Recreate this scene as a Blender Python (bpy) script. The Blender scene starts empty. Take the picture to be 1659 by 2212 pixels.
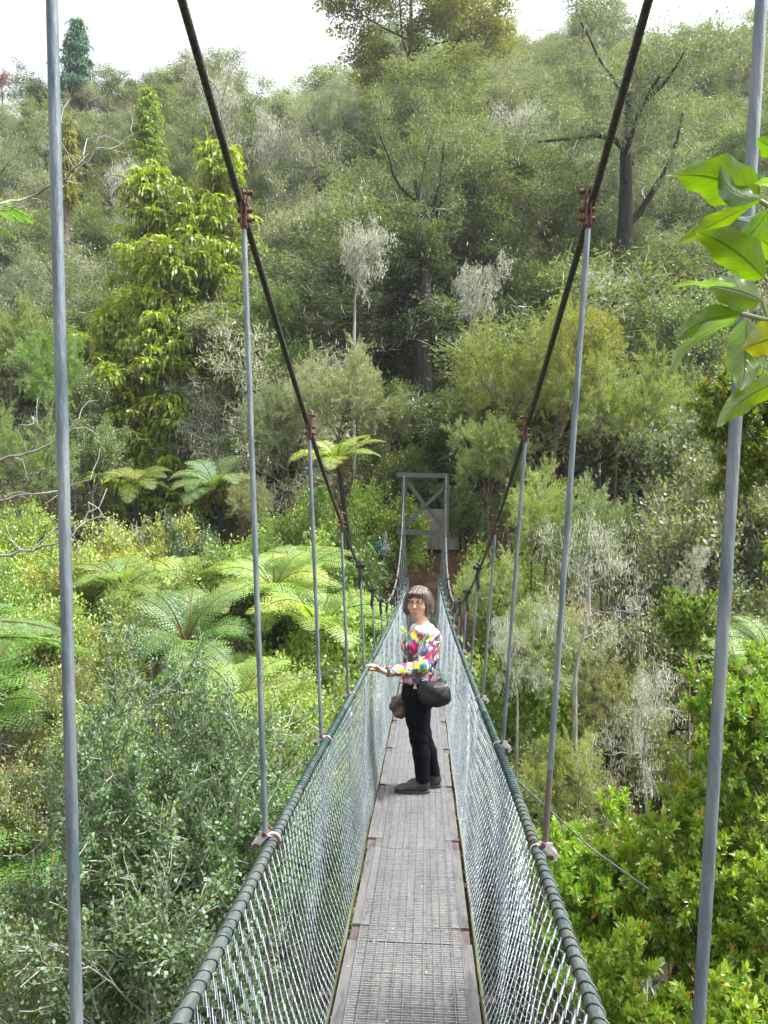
import bpy, math, random
import numpy as np
from mathutils import Matrix, Vector

# ------------------------------------------------------------------ scene, camera, light
SC = bpy.context.scene
COL = SC.collection
F0, CX0, CY0 = 1788.0, 829.5, 1106.0          # focal length and centre, in pixels of a 1659 x 2212 picture
PITCH, YAW, ROLL = 0.0398, -0.0512, 0.0178
EYE = np.array([0.046, 0.0, 0.0])              # heights are measured from the eye: the deck below it is at about -1.69

def cam_axes():
    cy, sy, cp, sp = math.cos(YAW), math.sin(YAW), math.cos(PITCH), math.sin(PITCH)
    f = np.array([sy*cp, cy*cp, sp]); r = np.array([cy, -sy, 0.0]); u = np.cross(r, f)
    cr, sr = math.cos(ROLL), math.sin(ROLL)
    return cr*r + sr*u, -sr*r + cr*u, f
CR, CU, CF = cam_axes()
def at(x, y, Y):
    v = CF*F0 + CR*(x-CX0) - CU*(y-CY0)
    return EYE + v*(Y/v[1])
def proj(P):
    d = np.asarray(P, float) - EYE; z = d @ CF
    return CX0 + F0*(d @ CR)/z, CY0 - F0*(d @ CU)/z

cd = bpy.data.cameras.new('camera'); cam = bpy.data.objects.new('camera', cd); COL.objects.link(cam)
cd.sensor_fit = 'VERTICAL'; cd.sensor_height = 36.0; cd.lens = 36.0*F0/2212.0
cd.clip_start = 0.05; cd.clip_end = 2000
cam.matrix_world = Matrix(((CR[0], CU[0], -CF[0], EYE[0]), (CR[1], CU[1], -CF[1], EYE[1]), (CR[2], CU[2], -CF[2], EYE[2]), (0, 0, 0, 1)))
SC.camera = cam

SUN_DIR = Vector((0.50, 0.02, 0.86)).normalized()      # towards the sun: high, over the right hand side of the bridge
elev = math.asin(SUN_DIR.z); azim = math.atan2(SUN_DIR.x, SUN_DIR.y)
W = bpy.data.worlds.new('World'); SC.world = W; W.use_nodes = True
wn = W.node_tree; wn.nodes.clear()
sky = wn.nodes.new('ShaderNodeTexSky'); sky.sky_type = 'NISHITA'; sky.sun_disc = False
sky.sun_elevation = elev; sky.sun_rotation = azim
sky.air_density = 1.0; sky.dust_density = 4.0; sky.ozone_density = 1.0
hs = wn.nodes.new('ShaderNodeHueSaturation'); hs.inputs['Saturation'].default_value = 0.22; hs.inputs['Value'].default_value = 1.0
bg = wn.nodes.new('ShaderNodeBackground'); bg.inputs['Strength'].default_value = 0.15
wo = wn.nodes.new('ShaderNodeOutputWorld')
wn.links.new(sky.outputs[0], hs.inputs['Color']); wn.links.new(hs.outputs[0], bg.inputs['Color']); wn.links.new(bg.outputs[0], wo.inputs['Surface'])
sl = bpy.data.lights.new('sun', 'SUN'); sl.energy = 2.5; sl.angle = math.radians(8.0); sl.color = (1.0, 0.965, 0.90)
sun = bpy.data.objects.new('sun', sl); COL.objects.link(sun); sun.location = (20, 0, 60)
sun.rotation_euler = SUN_DIR.to_track_quat('Z', 'Y').to_euler()
SC.view_settings.view_transform = 'Standard'; SC.view_settings.look = 'None'
SC.view_settings.gamma = 1.0; SC.view_settings.use_curve_mapping = False
SC.view_settings.exposure = 1.56
SC.render.engine = 'CYCLES'; SC.cycles.use_denoising = True; SC.cycles.denoiser = 'OPENIMAGEDENOISE'; SC.cycles.denoising_input_passes = 'RGB_ALBEDO_NORMAL'; SC.cycles.denoising_prefilter = 'ACCURATE'
cy_ = SC.cycles
cy_.max_bounces = 6; cy_.diffuse_bounces = 4; cy_.glossy_bounces = 2; cy_.transmission_bounces = 4; cy_.transparent_max_bounces = 8
cy_.caustics_reflective = False; cy_.caustics_refractive = False

# ------------------------------------------------------------------ helpers
def link(name, data, parent=None, loc=None):
    o = bpy.data.objects.new(name, data); COL.objects.link(o)
    if parent is not None: o.parent = parent
    if loc is not None: o.location = loc
    return o
def tag(o, label=None, cat=None, group=None, kind=None):
    if label: o['label'] = label
    if cat: o['category'] = cat
    if group: o['group'] = group
    if kind: o['kind'] = kind
    return o
def empty(name, loc, label=None, cat=None, group=None, rz=0.0, scale=1.0):
    o = bpy.data.objects.new(name, None); COL.objects.link(o)
    o.location = loc; o.rotation_euler = (0, 0, rz); o.empty_display_size = .2
    o.scale = (scale, scale, scale) if not hasattr(scale, '__len__') else scale
    return tag(o, label, cat, group)
def unit(v):
    v = np.asarray(v, float); n = np.linalg.norm(v, axis=-1, keepdims=True); n[n == 0] = 1
    return v/n
def perp(d):
    d = unit(d); a = np.where(np.abs(d[..., 2:3]) < 0.9, np.array([0, 0, 1.0]), np.array([1.0, 0, 0]))
    u = unit(np.cross(d, a)); return u, np.cross(d, u)

class MB:
    """collects quads, tris and polygons and links them as one mesh"""
    def __init__(s): s.v = []; s.n = 0; s.f = []; s.smooth = []
    def add(s, verts, faces, mat=0, tone=None, smooth=False):
        verts = np.asarray(verts, np.float32).reshape(-1, 3); faces = np.asarray(faces, np.int32)
        if len(faces) == 0: return
        m = len(faces)
        t = np.full(m, .5, np.float32) if tone is None else np.broadcast_to(np.asarray(tone, np.float32), (m,))
        s.f.append((faces + s.n, np.full(m, mat, np.int32), t, np.full(m, smooth, bool)))
        s.v.append(verts); s.n += len(verts)
    def mesh(s, name, mats):
        me = bpy.data.meshes.new(name)
        v = np.concatenate(s.v) if s.v else np.zeros((0, 3), np.float32)
        sizes = np.concatenate([np.full(len(f[0]), f[0].shape[1], np.int32) for f in s.f])
        loops = np.concatenate([f[0].ravel() for f in s.f])
        me.vertices.add(len(v)); me.vertices.foreach_set('co', v.ravel())
        me.loops.add(len(loops)); me.loops.foreach_set('vertex_index', loops)
        me.polygons.add(len(sizes))
        st = np.zeros(len(sizes), np.int32); st[1:] = np.cumsum(sizes)[:-1]
        me.polygons.foreach_set('loop_start', st); me.polygons.foreach_set('loop_total', sizes)
        me.polygons.foreach_set('material_index', np.concatenate([f[1] for f in s.f]))
        me.polygons.foreach_set('use_smooth', np.concatenate([f[3] for f in s.f]))
        a = me.attributes.new('tone', 'FLOAT', 'FACE'); a.data.foreach_set('value', np.concatenate([f[2] for f in s.f]))
        for m in (mats if isinstance(mats, (list, tuple)) else [mats]): me.materials.append(m)
        me.update(calc_edges=True); me.validate()
        return me
    def build(s, name, mats, parent=None, loc=None):
        return link(name, s.mesh(name, mats), parent, loc)

def tube(mb, P, R, k=8, mat=0, tone=.5, caps=True, lobes=0, twist=0.0, amp=.13, smooth=True):
    P = np.asarray(P, float); n = len(P)
    R = np.full(n, R, float) if np.isscalar(R) else np.asarray(R, float)
    T = unit(np.gradient(P, axis=0))
    u = perp(T[:1])[0][0]; U = np.empty((n, 3)); U[0] = u
    for i in range(1, n):
        u = u - T[i]*(u @ T[i]); nn = np.linalg.norm(u)
        u = u/nn if nn > 1e-6 else perp(T[i:i+1])[0][0]
        U[i] = u
    V = np.cross(T, U); a = np.arange(k)*2*math.pi/k
    if lobes:
        L = np.concatenate([[0], np.cumsum(np.linalg.norm(np.diff(P, axis=0), axis=1))])
        ang = a[None, :] + 0*L[:, None]
        rr = R[:, None]*(1-amp + amp*np.abs(np.sin((ang*lobes + L[:, None]*twist)/2)))
    else:
        ang = np.broadcast_to(a[None, :], (n, k)); rr = np.broadcast_to(R[:, None], (n, k))
    vs = P[:, None, :] + rr[..., None]*(np.cos(ang)[..., None]*U[:, None, :] + np.sin(ang)[..., None]*V[:, None, :])
    i = np.arange(n-1)[:, None]*k; j = np.arange(k)[None, :]; j2 = (j+1) % k
    q = np.stack([i+j, i+j2, i+k+j2, i+k+j], -1).reshape(-1, 4)
    mb.add(vs.reshape(-1, 3), q, mat, tone, smooth)
    if caps and k > 3:
        mb.add(vs[0][::-1], [list(range(k))], mat, tone); mb.add(vs[-1], [list(range(k))], mat, tone)
BOXF = np.array([[0, 2, 3, 1], [4, 5, 7, 6], [0, 1, 5, 4], [2, 6, 7, 3], [0, 4, 6, 2], [1, 3, 7, 5]])
def box(mb, c, s, M=None, mat=0, tone=.5):
    s = np.asarray(s, float)/2
    v = np.array([[x, y, z] for z in (-1, 1) for y in (-1, 1) for x in (-1, 1)], float)*s
    if M is not None: v = v @ np.asarray(M).T
    mb.add(v + np.asarray(c, float), BOXF, mat, tone)
def beam(mb, a, b, w, h, up=(0, 0, 1), mat=0, tone=.5):
    a = np.asarray(a, float); b = np.asarray(b, float); d = unit(b-a); s = unit(np.cross(d, np.asarray(up, float))); t = np.cross(s, d)
    L = np.linalg.norm(b-a); box(mb, (a+b)/2, (w, L, h), np.stack([s, d, t], 1), mat, tone)
def cyl(mb, a, b, r, k=10, mat=0, tone=.5): tube(mb, [a, b], r, k, mat, tone)

# ------------------------------------------------------------------ materials
MATS = {}
def nodes(name):
    m = bpy.data.materials.new(name); m.use_nodes = True; nt = m.node_tree
    b = nt.nodes['Principled BSDF']; MATS[name] = m
    return m, nt, b
def N(nt, t, **kw):
    n = nt.nodes.new(t)
    for k, v in kw.items():
        if k in n.inputs: n.inputs[k].default_value = v
        else: setattr(n, k, v)
    return n
def ramp(nt, stops, interp='LINEAR'):
    r = nt.nodes.new('ShaderNodeValToRGB'); cr = r.color_ramp; cr.interpolation = interp
    while len(cr.elements) < len(stops): cr.elements.new(.5)
    for e, (p, c) in zip(cr.elements, stops): e.position = p; e.color = (*c, 1)
    return r
def surf(name, c1, c2, scale=20, rough=.6, metal=0.0, bump=.15, stretch=(1, 1, 1), detail=6, c3=None, spec=.5, bscale=None, lo=.35, hi=.65):
    m, nt, b = nodes(name)
    tc = N(nt, 'ShaderNodeTexCoord'); mp = N(nt, 'ShaderNodeMapping'); mp.inputs['Scale'].default_value = stretch
    nt.links.new(tc.outputs['Object'], mp.inputs[0])
    no = N(nt, 'ShaderNodeTexNoise', Scale=scale, Detail=detail, Roughness=.65); nt.links.new(mp.outputs[0], no.inputs['Vector'])
    st = [(lo, c1), (hi, c2)] if c3 is None else [(lo-.03, c1), ((lo+hi)/2, c2), (hi+.05, c3)]
    r = ramp(nt, st); nt.links.new(no.outputs['Fac'], r.inputs[0]); nt.links.new(r.outputs[0], b.inputs['Base Color'])
    b.inputs['Roughness'].default_value = rough; b.inputs['Metallic'].default_value = metal
    b.inputs['Specular IOR Level'].default_value = spec
    if bump:
        n2 = N(nt, 'ShaderNodeTexNoise', Scale=bscale or scale*3, Detail=4); nt.links.new(mp.outputs[0], n2.inputs['Vector'])
        bp = N(nt, 'ShaderNodeBump', Strength=bump, Distance=.01); nt.links.new(n2.outputs['Fac'], bp.inputs['Height']); nt.links.new(bp.outputs[0], b.inputs['Normal'])
    return m
def leafmat(name, trans=.35, gloss=.06, rough=.45, hue=.03, bright=1.0, fixed=None, tone_lo=.55, tone_hi=1.45, dead=None):
    """foliage: the object's own colour, each leaf a little different"""
    m = bpy.data.materials.new(name); m.use_nodes = True; nt = m.node_tree; nt.nodes.clear(); MATS[name] = m
    at_ = N(nt, 'ShaderNodeAttribute', attribute_name='tone')
    if fixed: src = N(nt, 'ShaderNodeRGB'); src.outputs[0].default_value = (*fixed, 1); colo = src.outputs[0]
    else: src = N(nt, 'ShaderNodeObjectInfo'); colo = src.outputs['Color']
    mr = N(nt, 'ShaderNodeMapRange'); nt.links.new(at_.outputs['Fac'], mr.inputs[0]); mr.inputs[3].default_value = tone_lo*bright*1.25; mr.inputs[4].default_value = tone_hi*bright*1.25
    mu = N(nt, 'ShaderNodeVectorMath', operation='SCALE'); nt.links.new(colo, mu.inputs[0]); nt.links.new(mr.outputs[0], mu.inputs['Scale'])
    hv = N(nt, 'ShaderNodeHueSaturation'); nt.links.new(mu.outputs[0], hv.inputs['Color'])
    wn_ = N(nt, 'ShaderNodeTexWhiteNoise', noise_dimensions='1D'); nt.links.new(at_.outputs['Fac'], wn_.inputs['W'])
    m2 = N(nt, 'ShaderNodeMapRange'); nt.links.new(wn_.outputs['Value'], m2.inputs[0]); m2.inputs[3].default_value = .5-hue; m2.inputs[4].default_value = .5+hue
    nt.links.new(m2.outputs[0], hv.inputs['Hue'])
    out = hv.outputs[0]
    if dead:
        gt = N(nt, 'ShaderNodeMath', operation='GREATER_THAN'); gt.inputs[1].default_value = .965; nt.links.new(wn_.outputs['Value'], gt.inputs[0])
        mx = N(nt, 'ShaderNodeMix', data_type='RGBA'); nt.links.new(gt.outputs[0], mx.inputs[0]); nt.links.new(out, mx.inputs[6]); mx.inputs[7].default_value = (*dead, 1); out = mx.outputs[2]
    d = N(nt, 'ShaderNodeBsdfDiffuse'); t = N(nt, 'ShaderNodeBsdfTranslucent'); g = N(nt, 'ShaderNodeBsdfGlossy'); g.inputs['Roughness'].default_value = rough
    nt.links.new(out, d.inputs[0])
    tb = N(nt, 'ShaderNodeVectorMath', operation='MULTIPLY'); nt.links.new(out, tb.inputs[0]); tb.inputs[1].default_value = (1.5, 1.6, .6); nt.links.new(tb.outputs[0], t.inputs[0])
    g.inputs[0].default_value = (.8, .9, 1, 1)
    a = N(nt, 'ShaderNodeMixShader'); a.inputs[0].default_value = trans; nt.links.new(d.outputs[0], a.inputs[1]); nt.links.new(t.outputs[0], a.inputs[2])
    b = N(nt, 'ShaderNodeMixShader'); b.inputs[0].default_value = gloss; nt.links.new(a.outputs[0], b.inputs[1]); nt.links.new(g.outputs[0], b.inputs[2])
    o = N(nt, 'ShaderNodeOutputMaterial'); nt.links.new(b.outputs[0], o.inputs[0])
    return m

M_ROD = surf('galvanised_rod', (.075, .11, .13), (.15, .19, .215), 38, .55, .3, .4, (1, 1, .16), lo=.36, hi=.64, c3=(.24, .27, .28))
M_RODRUST = surf('rusty_rod', (.11, .14, .16), (.15, .06, .035), 30, .6, .2, .15, (1, 1, .4))
M_CABLE = surf('old_wire_rope', (.035, .040, .039), (.10, .105, .095), 90, .6, .35, .2)
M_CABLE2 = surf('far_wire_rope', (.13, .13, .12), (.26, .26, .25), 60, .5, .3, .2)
M_RAIL = surf('rail_rope', (.045, .070, .070), (.125, .145, .14), 45, .5, .3, .3, (1, .3, 1), c3=(.11, .08, .062))
M_BIND = surf('green_binding_wire', (.014, .050, .045), (.045, .115, .105), 60, .45, .15, .1)
M_BINDG = surf('grey_binding_wire', (.035, .065, .065), (.10, .14, .14), 60, .45, .3, .1)
M_RUST = surf('red_oxide_steel', (.075, .030, .024), (.15, .065, .052), 60, .75, .1, .3, c3=(.05, .022, .018))
M_ZINC = surf('zinc_plate', (.42, .44, .44), (.60, .62, .62), 40, .45, .3, .1)
M_TAPE = surf('black_tape', (.008, .009, .012), (.03, .033, .04), 60, .35, 0, .5)
M_MESH = surf('galvanised_mesh', (.19, .235, .265), (.34, .395, .44), 15, .5, .3, 0)
M_TIMBER = surf('grey_painted_timber', (.085, .095, .092), (.15, .16, .155), 12, .75, 0, .2, (1, 1, 4))
M_CONC = surf('stained_concrete', (.20, .18, .14), (.34, .32, .27), 3.5, .9, 0, .3, (1, 1, .25), c3=(.15, .13, .09))
M_STEELD = surf('dark_bearer', (.05, .04, .035), (.13, .08, .06), 20, .7, .1, .2)
M_BARKD = surf('dark_bark', (.010, .009, .008), (.022, .020, .017), 7, .9, 0, .6, (1, 1, .3), c3=(.06, .06, .048))
M_BARKG = surf('grey_bark', (.16, .155, .135), (.42, .41, .37), 7, .9, 0, .5, (1, 1, .3))
M_BARKB = surf('brown_bark', (.07, .05, .038), (.17, .13, .10), 9, .9, 0, .5, (1, 1, .3))
M_LICHEN = leafmat('pale_lichen', .12, .0, .6, .015, 1.0, fixed=(.43, .44, .385), tone_lo=.55, tone_hi=1.25)
M_LEAF = leafmat('leaf_matte', .34, .05, .5)
M_LEAFG = leafmat('leaf_glossy', .38, .06, .42, dead=(.42, .22, .03))
M_FROND = leafmat('fern_frond', .42, .05, .5, .02)
M_BROWN = leafmat('dead_frond', .2, .0, .6, .02, 1.0, fixed=(.13, .085, .05))
# ------------------------------------------------------------------ ground
def sm(t): t = np.clip(t, 0, 1); return t*t*(3-2*t)
def ground(X, Y):
    X = np.asarray(X, float); Y = np.asarray(Y, float)
    side = sm((np.abs(X)-1.2)/9.0)
    Yf = 20.6 + side*np.where(X < 0, 7.0, 2.5)
    zf = -1.95 - side*.9
    near = -1.72 - 6.2*sm((Y-.5)/4.2)
    mid = -7.92 + (zf+7.92)*np.clip((Y-7.5)/(Yf-7.5), 0, 1)**1.05
    s = .82 + .05*np.where(X < 0, side, 0)
    Yr = 72 + np.clip((X+4)/18, 0, 1)*20
    hill = zf + s*np.clip(Y-Yf, 0, None) - s*1.15*np.clip(Y-Yr, 0, None)
    z = np.where(Y < 5.5, near, np.where(Y < Yf, mid, hill))
    bump = .35*np.sin(X*.55+1.3)*np.cos(Y*.4) + .25*np.sin(X*1.3+Y*.8) + .9*np.sin(X*.16+2)*np.sin(Y*.13+1)*sm((Y-26)/10)
    w = sm((Y-4)/3)*(1-.85*np.exp(-((X/1.8)**2+((Y-21.5)/2.2)**2)))
    return z + bump*w
def make_ground():
    def sheet(xs, ys, mb):
        gx, gy = np.meshgrid(xs, ys); gz = ground(gx, gy)
        rs = np.random.default_rng(3)
        gz = gz + rs.normal(0, .03, gz.shape)*(gy > 5)
        nx, ny = len(xs), len(ys)
        i = np.arange(ny-1)[:, None]*nx; j = np.arange(nx-1)[None, :]
        q = np.stack([i+j, i+j+1, i+nx+j+1, i+nx+j], -1).reshape(-1, 4)
        mb.add(np.stack([gx, gy, gz], -1).reshape(-1, 3), q, 0, .5, True)
    xs = np.concatenate([np.linspace(-400, -60, 10)[:-1], np.linspace(-60, -12, 40)[:-1], np.linspace(-12, 12, 90), np.linspace(12, 60, 40)[1:], np.linspace(60, 400, 10)[1:]])
    ys = np.concatenate([np.linspace(-60, -2, 12)[:-1], np.linspace(-2, 30, 120)[:-1], np.linspace(30, 110, 90), np.linspace(110, 500, 10)[1:]])
    m, nt, b = nodes('forest_floor')
    tc = N(nt, 'ShaderNodeTexCoord'); n1 = N(nt, 'ShaderNodeTexNoise', Scale=1.6, Detail=8, Roughness=.7); nt.links.new(tc.outputs['Object'], n1.inputs['Vector'])
    r = ramp(nt, [(.30, (.035, .030, .016)), (.48, (.10, .055, .030)), (.60, (.19, .105, .055)), (.74, (.29, .20, .11))]); nt.links.new(n1.outputs['Fac'], r.inputs[0])
    n2 = N(nt, 'ShaderNodeTexNoise', Scale=.45, Detail=6); nt.links.new(tc.outputs['Object'], n2.inputs['Vector'])
    r2 = ramp(nt, [(.45, (0, 0, 0)), (.6, (1, 1, 1))]); nt.links.new(n2.outputs['Fac'], r2.inputs[0])
    mx = N(nt, 'ShaderNodeMix', data_type='RGBA'); nt.links.new(r2.outputs[0], mx.inputs[0]); nt.links.new(r.outputs[0], mx.inputs[6]); mx.inputs[7].default_value = (.045, .055, .02, 1)
    # bare clay only round the far bridge head; litter and moss elsewhere
    sp = N(nt, 'ShaderNodeVectorMath', operation='DISTANCE'); nt.links.new(tc.outputs['Object'], sp.inputs[0]); sp.inputs[1].default_value = (-.1, 22.0, -.6)
    m3 = N(nt, 'ShaderNodeMapRange'); nt.links.new(sp.outputs['Value'], m3.inputs[0]); m3.inputs[1].default_value = 1.6; m3.inputs[2].default_value = 3.2
    mx2 = N(nt, 'ShaderNodeMix', data_type='RGBA'); nt.links.new(m3.outputs[0], mx2.inputs[0]); nt.links.new(r.outputs[0], mx2.inputs[6]); nt.links.new(mx.outputs[2], mx2.inputs[7])
    nt.links.new(mx2.outputs[2], b.inputs['Base Color']); b.inputs['Roughness'].default_value = .95
    n3 = N(nt, 'ShaderNodeTexNoise', Scale=9, Detail=8, Roughness=.7); nt.links.new(tc.outputs['Object'], n3.inputs['Vector'])
    bp = N(nt, 'ShaderNodeBump', Strength=.9, Distance=.08); nt.links.new(n3.outputs['Fac'], bp.inputs['Height']); nt.links.new(bp.outputs[0], b.inputs['Normal'])
    mb = MB(); sheet(xs, ys, mb)
    o = mb.build('ground', m); tag(o, kind='structure')
make_ground()

# ------------------------------------------------------------------ the bridge
YM, S0, Y1 = 10.594, 1.2005, 1.0497
def zbase(Y): return -.9112 + .0019*(np.asarray(Y, float)-YM)**2
def zrail(Y): return zbase(Y) - .05*np.clip((3.0-np.asarray(Y, float))/1.55, 0, 2.6)**1.1
def zdeck(Y): return zbase(Y) - .9943
def zcab(Y): return -.6843 + .0234*(np.asarray(Y, float)-YM)**2
def xcab(Y): return .373 + .0586*(zcab(Y)-zbase(Y))
YA, YB = -1.6, 20.75
bridge = empty('suspension_bridge', (0, 0, 0), 'narrow swing bridge of wire rope, mesh sides and timber deck over the gully', 'footbridge')

def bridge_cables():
    for s in (-1, 1):
        mb = MB(); Y = np.concatenate([np.arange(-1.6, 1.3, .03), np.arange(1.3, 4.1, .0030), np.arange(4.1, YB+.05, .03)])
        P = np.stack([s*(xcab(Y)+.012), Y, zcab(Y)+.004], 1)
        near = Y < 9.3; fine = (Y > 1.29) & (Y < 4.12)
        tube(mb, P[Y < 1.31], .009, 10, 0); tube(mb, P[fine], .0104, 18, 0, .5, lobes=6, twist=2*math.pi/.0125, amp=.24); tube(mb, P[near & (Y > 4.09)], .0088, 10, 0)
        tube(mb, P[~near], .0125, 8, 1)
        mb.build('main_cable', [M_CABLE, M_CABLE2], bridge)
    for s in (-1, 1):                                        # the handrail rope and the wire bound round it
        Y = np.arange(-1.4, YB-.6, .05)
        P = np.stack([s*np.full(len(Y), .352), Y, zrail(Y)], 1)
        mb = MB(); tube(mb, P, .0135, 12); rail = mb.build('handrail', M_RAIL, bridge)
        mb = MB()
        def helix(y0, y1, pitch, k, r, R, mat):
            t = np.arange(y0, y1, pitch/k); a = t*2*math.pi/pitch*s
            rr = np.random.default_rng(abs(int(y0*10))+5)
            wob = 1 + .25*np.sin(t*9) * .15
            Pn = np.stack([s*.352 + R*np.cos(a), t + .006*np.sin(t*31), zrail(t)+R*np.sin(a)], 1)
            tube(mb, Pn, r, 3, mat, caps=False)
        helix(-1.0, 2.7, .042, 12, .0022, .0152, 1)
        helix(2.7, 4.2, .026, 10, .0026, .0152, 0)
        helix(4.2, 19.9, .045, 8, .0052, .0128, 0)
        mb.build('binding_wire', [M_BIND, M_BINDG], rail)
bridge_cables()

# chain link sides: zigzag wires, each leaning off the sheet at its bends so that neighbours hook
def chain_link():
    for s in (-1, 1):
        mb = MB(); rg = np.random.default_rng(11+s)
        pitch = .028; y = -.6; i = 0
        H = .985
        while y < YB-.85:
            near = y < 5.6
            step = .034
            nb = int(H/step)
            t = np.arange(nb+1)*step
            if near:
                q = np.arange(nb*3)/3.0; tt = q*step; zz = np.cos(math.pi*q)*(1+.10*rg.normal(0, 1, len(q)))
            else:
                tt = t; zz = np.where(np.arange(nb+1) % 2 == 0, 1., -1.)
            yy = y + zz*pitch*.60
            ph = zz*.0075
            if i % 2: yy = y - zz*pitch*.60; ph = -ph
            fr = tt/H
            bulge = .016*np.sin(fr*math.pi)*(1+.8*math.sin(y*2.3)) + .006*math.sin(y*5.3)*np.sin(fr*7)
            xx = s*(.352 - fr*.058 + bulge + ph) + 0
            zt = zrail(y) - .012 - tt*float(zrail(y)-zdeck(y)-.012)/H + .004*math.sin(y*3.7)*np.sin(fr*9)
            drift = .018*np.sin(fr*4 + y*.9) + .010*math.sin(y*3.1)*fr
            P = np.stack([xx, yy + drift, zt], 1)
            tube(mb, P, .0012 if near else .00145, 3, 0, rg.random(), caps=False, smooth=False)
            y += pitch*(1 if near else 1.3); i += 1
        o = mb.build('chain_link_mesh', M_MESH, bridge); tag(o, kind='stuff')
chain_link()

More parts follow.
